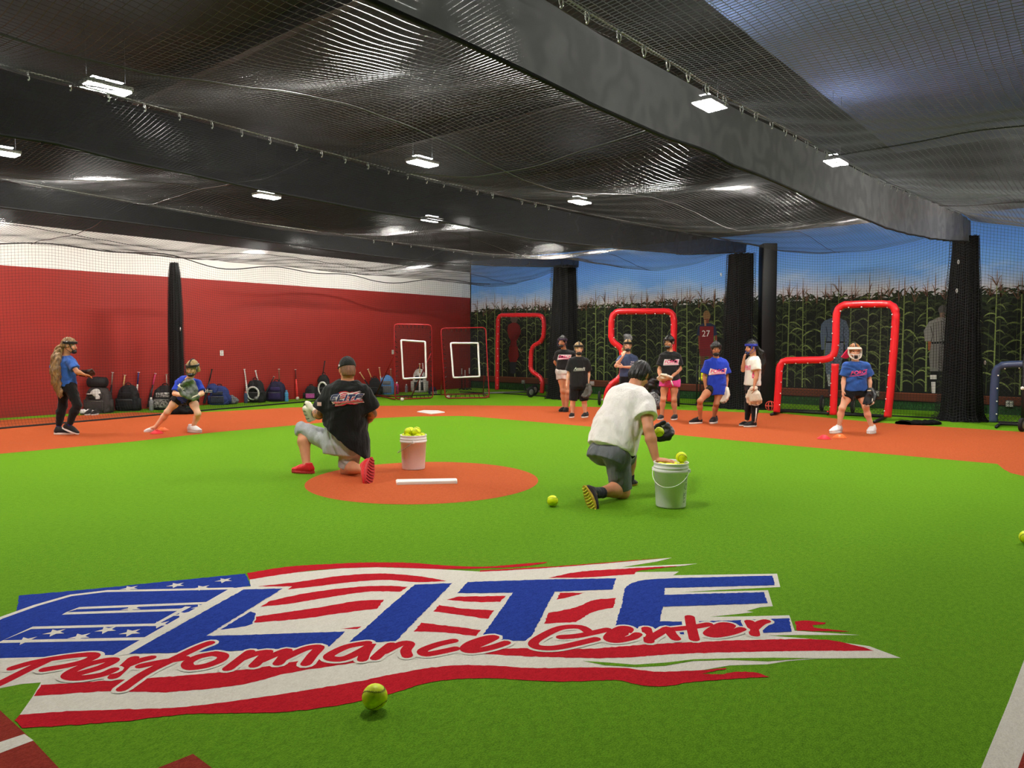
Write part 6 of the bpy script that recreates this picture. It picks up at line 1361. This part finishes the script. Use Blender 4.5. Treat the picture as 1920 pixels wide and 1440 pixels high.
# ---------------------------------------------------------------- bags, bats and bottles along the red wall
def backpack(px, py, wpx, hpx, m, m2, label, style='', rot=None, mtrim=None):
    c = G(px, py); dd = depth_of(c); w, h = wpx * dd / FPX, hpx * dd / FPX; dp = min(.30, w * .62); c.z = 0; c = c + FWD * dp * .4
    if c.x < dp * .5 + .06: c.x = dp * .5 + .06
    rz = YAW if rot is None else rot; t = thing('bat_bag', label, 'bag', tuple(c)); Rz = Matrix.Rotation(rz, 3, 'Z'); Rn = np.array(Rz)
    L = lambda a, b2, z: v3(c) + Rn @ np.array([a * w, b2 * dp, z * h])
    F = Field(v3(c) - [w, w, .02], v3(c) + [w, w, h * 1.1], .013); rr = np.array([1, 0, 0]); 
    F.loft(v3(c), Rn[:, 0], Rn[:, 1], (0, 0, 1), [(0.0, w * .46, dp * .48), (.06 * h, w * .5, dp * .5), (.45 * h, w * .47, dp * .46), (.78 * h, w * .40, dp * .38), (.94 * h, w * .27, dp * .27), (h, w * .10, dp * .12)], .02, 3.0).plane_cut((0, 0, .005), (0, 0, -1))
    me, _ = F.mesh('shell', 2, wrinkles(.006, int(px), (6, 6, 6))); link('shell', me, m, t)
    b = MB(); b.box(Vector(L(0, -.52, .28)), (w * .66, dp * .16, h * .36), Rz, bev=.02); b.build('front_pocket', m2, t)
    if style != 'plain':
        b = MB(); b.box(Vector(L(0, -.44, .62)), (w * .52, dp * .16, h * .20), Rz, bev=.02); b.build('top_pocket', m2, t)
    MB().tube(smooth_path([L(-.12, 0, .95), L(-.08, 0, 1.06), L(.08, 0, 1.06), L(.12, 0, .95)], 4), .010, 6).build('grab_handle', M['blackfab'], t)
    for sg in (-1, 1):
        MB().tube([L(.48 * sg, -.05, .06), L(.47 * sg, -.05, .48)], min(.05, w * .14), 8).build('bat_sleeve', m2 if style == 'sleeve' else m, t)
    MB().tube([L(-.33, -.61, .45), L(.33, -.61, .45)], .006, 5).build('zip', mtrim or M['greymetal'], t)
    if style == 'ring':
        ring = [L(.30 * math.cos(a), -.60 - .05 * math.sin(a), .42 + .27 * math.sin(a)) for a in [k * math.tau / 20 for k in range(20)]]; MB().tube(ring, .022, 6, closed=True).build('helmet_ring', M['white'], t); MB().ball(L(.16, -.62, .2), .05, 8).build('badge', M['greymetal'], t)
    return t, L
def nyl(name, c, c2=None, ns=20): return mat(name, c, .72, noise=.2, nscale=ns, bump=.25, bscale=120, c2=c2)
BK = nyl('black_nylon_bag', srgb(32, 32, 34)); GR = nyl('charcoal_bag', srgb(66, 60, 58)); BL = nyl('blue_bag', srgb(40, 58, 120)); NV = nyl('navy_bag', srgb(34, 30, 62)); PKB = nyl('pink_floral', srgb(226, 112, 190), srgb(180, 70, 150), 60); CB = nyl('white_black_pattern', srgb(206, 202, 196), srgb(30, 30, 30), 26); SB = nyl('sky_blue_bag', srgb(96, 150, 210)); HG = nyl('heather_grey', srgb(120, 120, 124)); WB_ = nyl('white_bag', srgb(216, 212, 204)); CM = nyl('grey_camo', srgb(140, 140, 142), srgb(70, 72, 74), 30)
_, L1 = backpack(180, 775, 50, 52, GR, GR, 'charcoal rolling bat bag behind the walking person, black roll on top'); backpack(236.5, 771, 42, 49, BK, BK, 'plain black backpack left of the tied net'); backpack(306, 769, 48, 46, BK, CB, 'black bag with white patterned front left of the lunging person', 'sleeve'); backpack(352, 763, 22, 20, BL, BL, 'small blue bag behind the legs of the lunging person', 'plain')
backpack(403, 759, 38, 36, BL, nyl('slate_panel', srgb(60, 66, 84)), 'blue bat bag right of the lunging person'); backpack(475, 755, 36, 43, BK, BK, 'black bat bag with a white ring and two white bats', 'ring'); backpack(516, 753, 36, 38, NV, nyl('purple_panel', srgb(54, 40, 92)), 'navy and purple backpack beside a blue bottle')
backpack(582, 749, 25, 26, BK, PKB, 'small black bag with pink floral front', 'plain'); backpack(606, 748, 26, 46, BK, BK, 'black bat bag with a white ring beside the kneeling person in black', 'ring'); backpack(702, 741, 24, 33, BK, BK, 'black backpack right of the kneeling person in black', 'plain'); backpack(725, 740, 29, 36, SB, HG, 'sky blue and grey backpack beside the left rebound frame', 'sleeve'); backpack(786, 736, 28, 44, WB_, BK, 'white and black bat bag seen through the left rebound frame')
q = G(171, 775); b = MB(); zz = .56; cc = Vector(L1(0, -.1, 1.12)); b.tube([cc - RGT * .19, cc - RGT * .17, cc, cc + RGT * .17, cc + RGT * .19], [.05, .10, .115, .10, .05], 14); tag(b.build('duffel_roll', M['blackfab']), 'black rolled duffel lying on the charcoal bag', 'bag')
def bat(x0, y0, x1, y1, dep, mh, mb, label, r=.031, dz1=0.0):
    """from the knob (x0, y0) down towards the barrel (x1, y1)"""
    a = D(x0, y0, dep + .10); e = D(x1, y1, dep + dz1); a.x = max(a.x, .05); e.x = max(e.x, .05); L = .84; dr = (e - a).normalized(); e = a + dr * L
    L = min(1.0, L * (a.z - .035) / max(a.z - e.z, .01)) if e.z > .06 or e.z < .035 else L; e = a + dr * L
    t = thing('softball_bat', label, 'bat', tuple(a), group='bats along the red wall'); P = lambda f: a + dr * (L * f)
    MB().tube([P(0), P(.012)], .026, 10).build('knob', M['white'] if mh is not M['black'] else M['black'], t); MB().tube([P(.012), P(.34)], [.0135, .0145], 10).build('grip', mh, t); MB().tube([P(.34), P(.58), P(.70), P(.97), P(1)], [.0145, .022, r, r, r * .7], 12).build('barrel', mb, t)
col = lambda n, c: mat(n, c, .4)
ww = col('white_grip', srgb(226, 222, 214)); bb = col('black_barrel', srgb(30, 30, 34)); yy = col('tan_grip', srgb(206, 170, 110)); ub = col('blue_barrel', srgb(40, 64, 140)); pk = col('pink_grip', srgb(222, 70, 120)); gy = col('grey_grip', srgb(150, 130, 118)); br = col('brown_grip', srgb(120, 84, 60)); rd = col('red_barrel', srgb(226, 62, 56)); mar = col('maroon_grip', srgb(110, 40, 38))
def dp(px, py): return depth_of(G(px, py))
bat(194.5, 697, 196, 728, dp(195, 770) + .1, gy, bb, 'bat with grey grip beside the charcoal bag'); bat(219, 702, 217, 740, dp(219, 768), yy, ub, 'blue bat with tan grip left of the plain black backpack'); bat(249.5, 697, 249, 740, dp(250, 767), ub, ww, 'white bat with blue grip right of the plain black backpack')
bat(289, 700, 285, 730, dp(288, 766), pk, bb, 'bat with pink grip in the white patterned bag'); bat(312, 702, 313, 730, dp(312, 765), gy, bb, 'bat with grey grip in the white patterned bag'); bat(395, 692, 389, 724, dp(392, 759), M['black'], bb, 'black bat leaning out of the blue bag')
bat(455, 692, 462, 722, dp(458, 755), ww, ww, 'left white bat of the black ring bag'); bat(479, 695, 485, 720, dp(481, 754), ww, ww, 'right white bat of the black ring bag'); bat(514, 706, 500, 734, dp(505, 753), bb, bb, 'dark bat leaning left behind the navy backpack'); bat(523, 692, 524, 722, dp(523, 752), br, bb, 'bat with brown grip standing in the navy backpack')
bat(541, 692, 553, 747, dp(550, 748), mar, rd, 'red bat leaning against the wall beside the blue bottle'); bat(609, 677, 605, 705, dp(607, 746), M['black'], bb, 'black bat standing in the bag beside the kneeling person in black')
bat(673, 698, 690, 722, dp(690, 741), yy, bb, 'tan bat leaning behind the shoulder of the person in black'); bat(688, 692, 697, 710, dp(695, 740), yy, bb, 'tan bat standing in the black backpack right of the kneeling person'); bat(711, 689, 714, 710, dp(712, 739), yy, ww, 'tan bat at the left side of the sky blue backpack'); bat(732.5, 692, 733.5, 710, dp(733, 738), br, ww, 'brown bat at the right side of the sky blue backpack')
bat(787, 682, 787, 700, dp(787, 736), yy, ww, 'left bat of the white and black bag'); bat(792.5, 681, 794, 700, dp(793, 736), ww, ww, 'right bat of the white and black bag')
def bottle(px, py, hpx, m, mc, label, clear=False):
    c = G(px, py); h = hpx * depth_of(c) / FPX; r = h * .16; c.z = 0; c.x = max(c.x, r + .03); t = thing('water_bottle', label, 'bottle', tuple(c))
    MB().lathe([(r * .9, .002), (r, .01), (r, h * .30), (r * .90, h * .42), (r, h * .54), (r, h * .72), (r * .55, h * .84), (r * .42, h * .86), (r * .42, h * .88)], c, 16).build('body', m, t); MB().lathe([(r * .5, h * .86), (r * .5, h * .96), (r * .3, h)], c, 12).build('cap', mc, t)
cl = mat('clear_plastic', srgb(210, 216, 220), .15, spec=.6); cl.node_tree.nodes['Principled BSDF'].inputs['Transmission Weight'].default_value = .6
bottle(284, 770, 25, cl, M['white'], 'clear water bottle before the white patterned bag'); bottle(461, 756, 22, nyl('slate_bottle', srgb(70, 84, 110)), col('coral_cap', srgb(220, 120, 110)), 'slate bottle with a coral cap beside the black ring bag'); bottle(537.5, 753, 22, col('sky_bottle', srgb(92, 168, 220)), col('sky_cap', srgb(110, 180, 226)), 'sky blue bottle right of the navy backpack'); bottle(744, 739, 23, col('hot_pink_bottle', srgb(232, 50, 120)), M['white'], 'hot pink bottle with white top left of the rebound frame'); bottle(762, 736, 16, cl, M['white'], 'small clear bottle seen through the left rebound frame')
def helmet(c, label, m, mc, face):
    c = v3(c); f = unit(face); u = np.array([0, 0, 1.]); r = np.cross(f, u); Mx = np.stack([r, f, u], 1); t = thing('batting_helmet', label, 'helmet', tuple(float(q) for q in c)); F = Field(c - .2, c + .25, .009)
    F.ell(c + u * .10, (.105, .125, .115), Mx, 0).cone(c + u * .05 + r * .085, c + u * .02 + r * .085 + f * .02, .045, .04, .02).cone(c + u * .05 - r * .085, c + u * .02 - r * .085 + f * .02, .045, .04, .02).ell(c + u * .07, (.090, .112, .10), Mx, 0, 'cut').ell(c + f * .15 + u * .03, (.10, .10, .085), Mx, 0, 'cut').plane_cut(c + u * .005, -u); me, _ = F.mesh('shell', 1); link('shell', me, m, t)
    MB().box(Vector(c + f * .15 + u * .115), (.13, .07, .012), Matrix(Mx.tolist()), bev=.005).build('brim', m, t)
    b = MB()
    for z in (.03, .065): b.tube([c + r * .10 * math.sin(a) + f * (.06 + .12 * math.cos(a)) + u * z for a in [math.radians(q) for q in range(-80, 81, 16)]], .005, 5)
    for a in (-.5, 0, .5): b.tube([c + r * .10 * math.sin(a) + f * (.06 + .12 * math.cos(a)) + u * z for z in (.02, .10)], .005, 5)
    b.build('face_cage', mc, t)
hq = G(397, 762); helmet((hq.x + .02, hq.y + .02, .30), 'blue and white helmet resting on the blue bat bag', BL, M['white'], cdir(-.5, .8)); hq = G(811, 739); helmet((hq.x, hq.y, .004), 'dark blue helmet with white face cage on the turf by the white bag', NV, M['white'], cdir(.5, .8)); hq = G(150, 772); helmet((.30, hq.y + .1, .28), 'white and black helmet beside the charcoal bag behind the walking person', WB_, M['maskblack'], cdir(-.6, .7))
hq = G(433, 758); lump('drawstring_bag', 'small grey camouflage bag beside the blue bat bag', 'bag', (hq.x, hq.y, 0), (.13, .10, .11), CM, 41, .03, .012)
hq = G(1722, 796); lump('net_heap', 'spread heap of black netting left of the nearest gathered column', 'net', (hq.x, hq.y, 0), (.34, .12, .03), M['netcore'], 45, .03, .014)
hq = G(340, 776); lump('net_heap', 'heap of black netting on the turf at the foot of the tied net', 'net', (hq.x, hq.y, 0), (.30, .16, .06), M['netcore'], 43, .04, .014)
hq = G(558, 751); ball((hq.x, hq.y, .05), 'white ball lying at the tip of the red bat', 'white balls by the red wall', 'w')
for i, (px, m, ms, lb) in enumerate([(157, SHW, SOLB, 'white and black shoes on the turf left of the charcoal bag'), (178, SHB, SOLW, 'black shoes with white toes before the charcoal bag')]):
    t = thing('shoe_pair', lb, 'shoes', tuple(G(px, 778)))
    for k in (-1, 1):
        h0 = G(px + k * 6, 777); h0.z = .004; f = v3(cdir(.35 * (1 if i == 0 else .2), .9)) if i else v3(cdir(.9, .3)); make_shoe(t, None, h0, v3(h0) + f / np.linalg.norm(f) * .25, (0, 0, 1), m, ms)
for i, (px, tp) in enumerate([(866, 691), (872, 694), (880, 690)]):
    c = G(px, 731); c.z = 0; z1 = D(px, tp, depth_of(c)).z; t = thing('batting_tee', ['left of three black batting tees in the corner behind the right rebound frame', 'middle of three black batting tees in the corner behind the right rebound frame', 'right of three black batting tees in the corner behind the right rebound frame'][i], 'tee', tuple(c), group='batting tees in the corner')
    b = MB()
    for a in range(3): q = a * math.tau / 3 + i; b.tube([c + Vector((0, 0, .05)), c + Vector((.10 * math.cos(q), .10 * math.sin(q), .015))], .015, 6)
    b.build('base', M['black'], t); MB().tube([c + Vector((0, 0, .04)), c + Vector((0, 0, z1 - .16))], .012, 6).build('stem', M['black'], t); MB().tube([c + Vector((0, 0, z1 - .18)), c + Vector((0, 0, z1))], .016, 8).build('top_tube', M['white'], t)
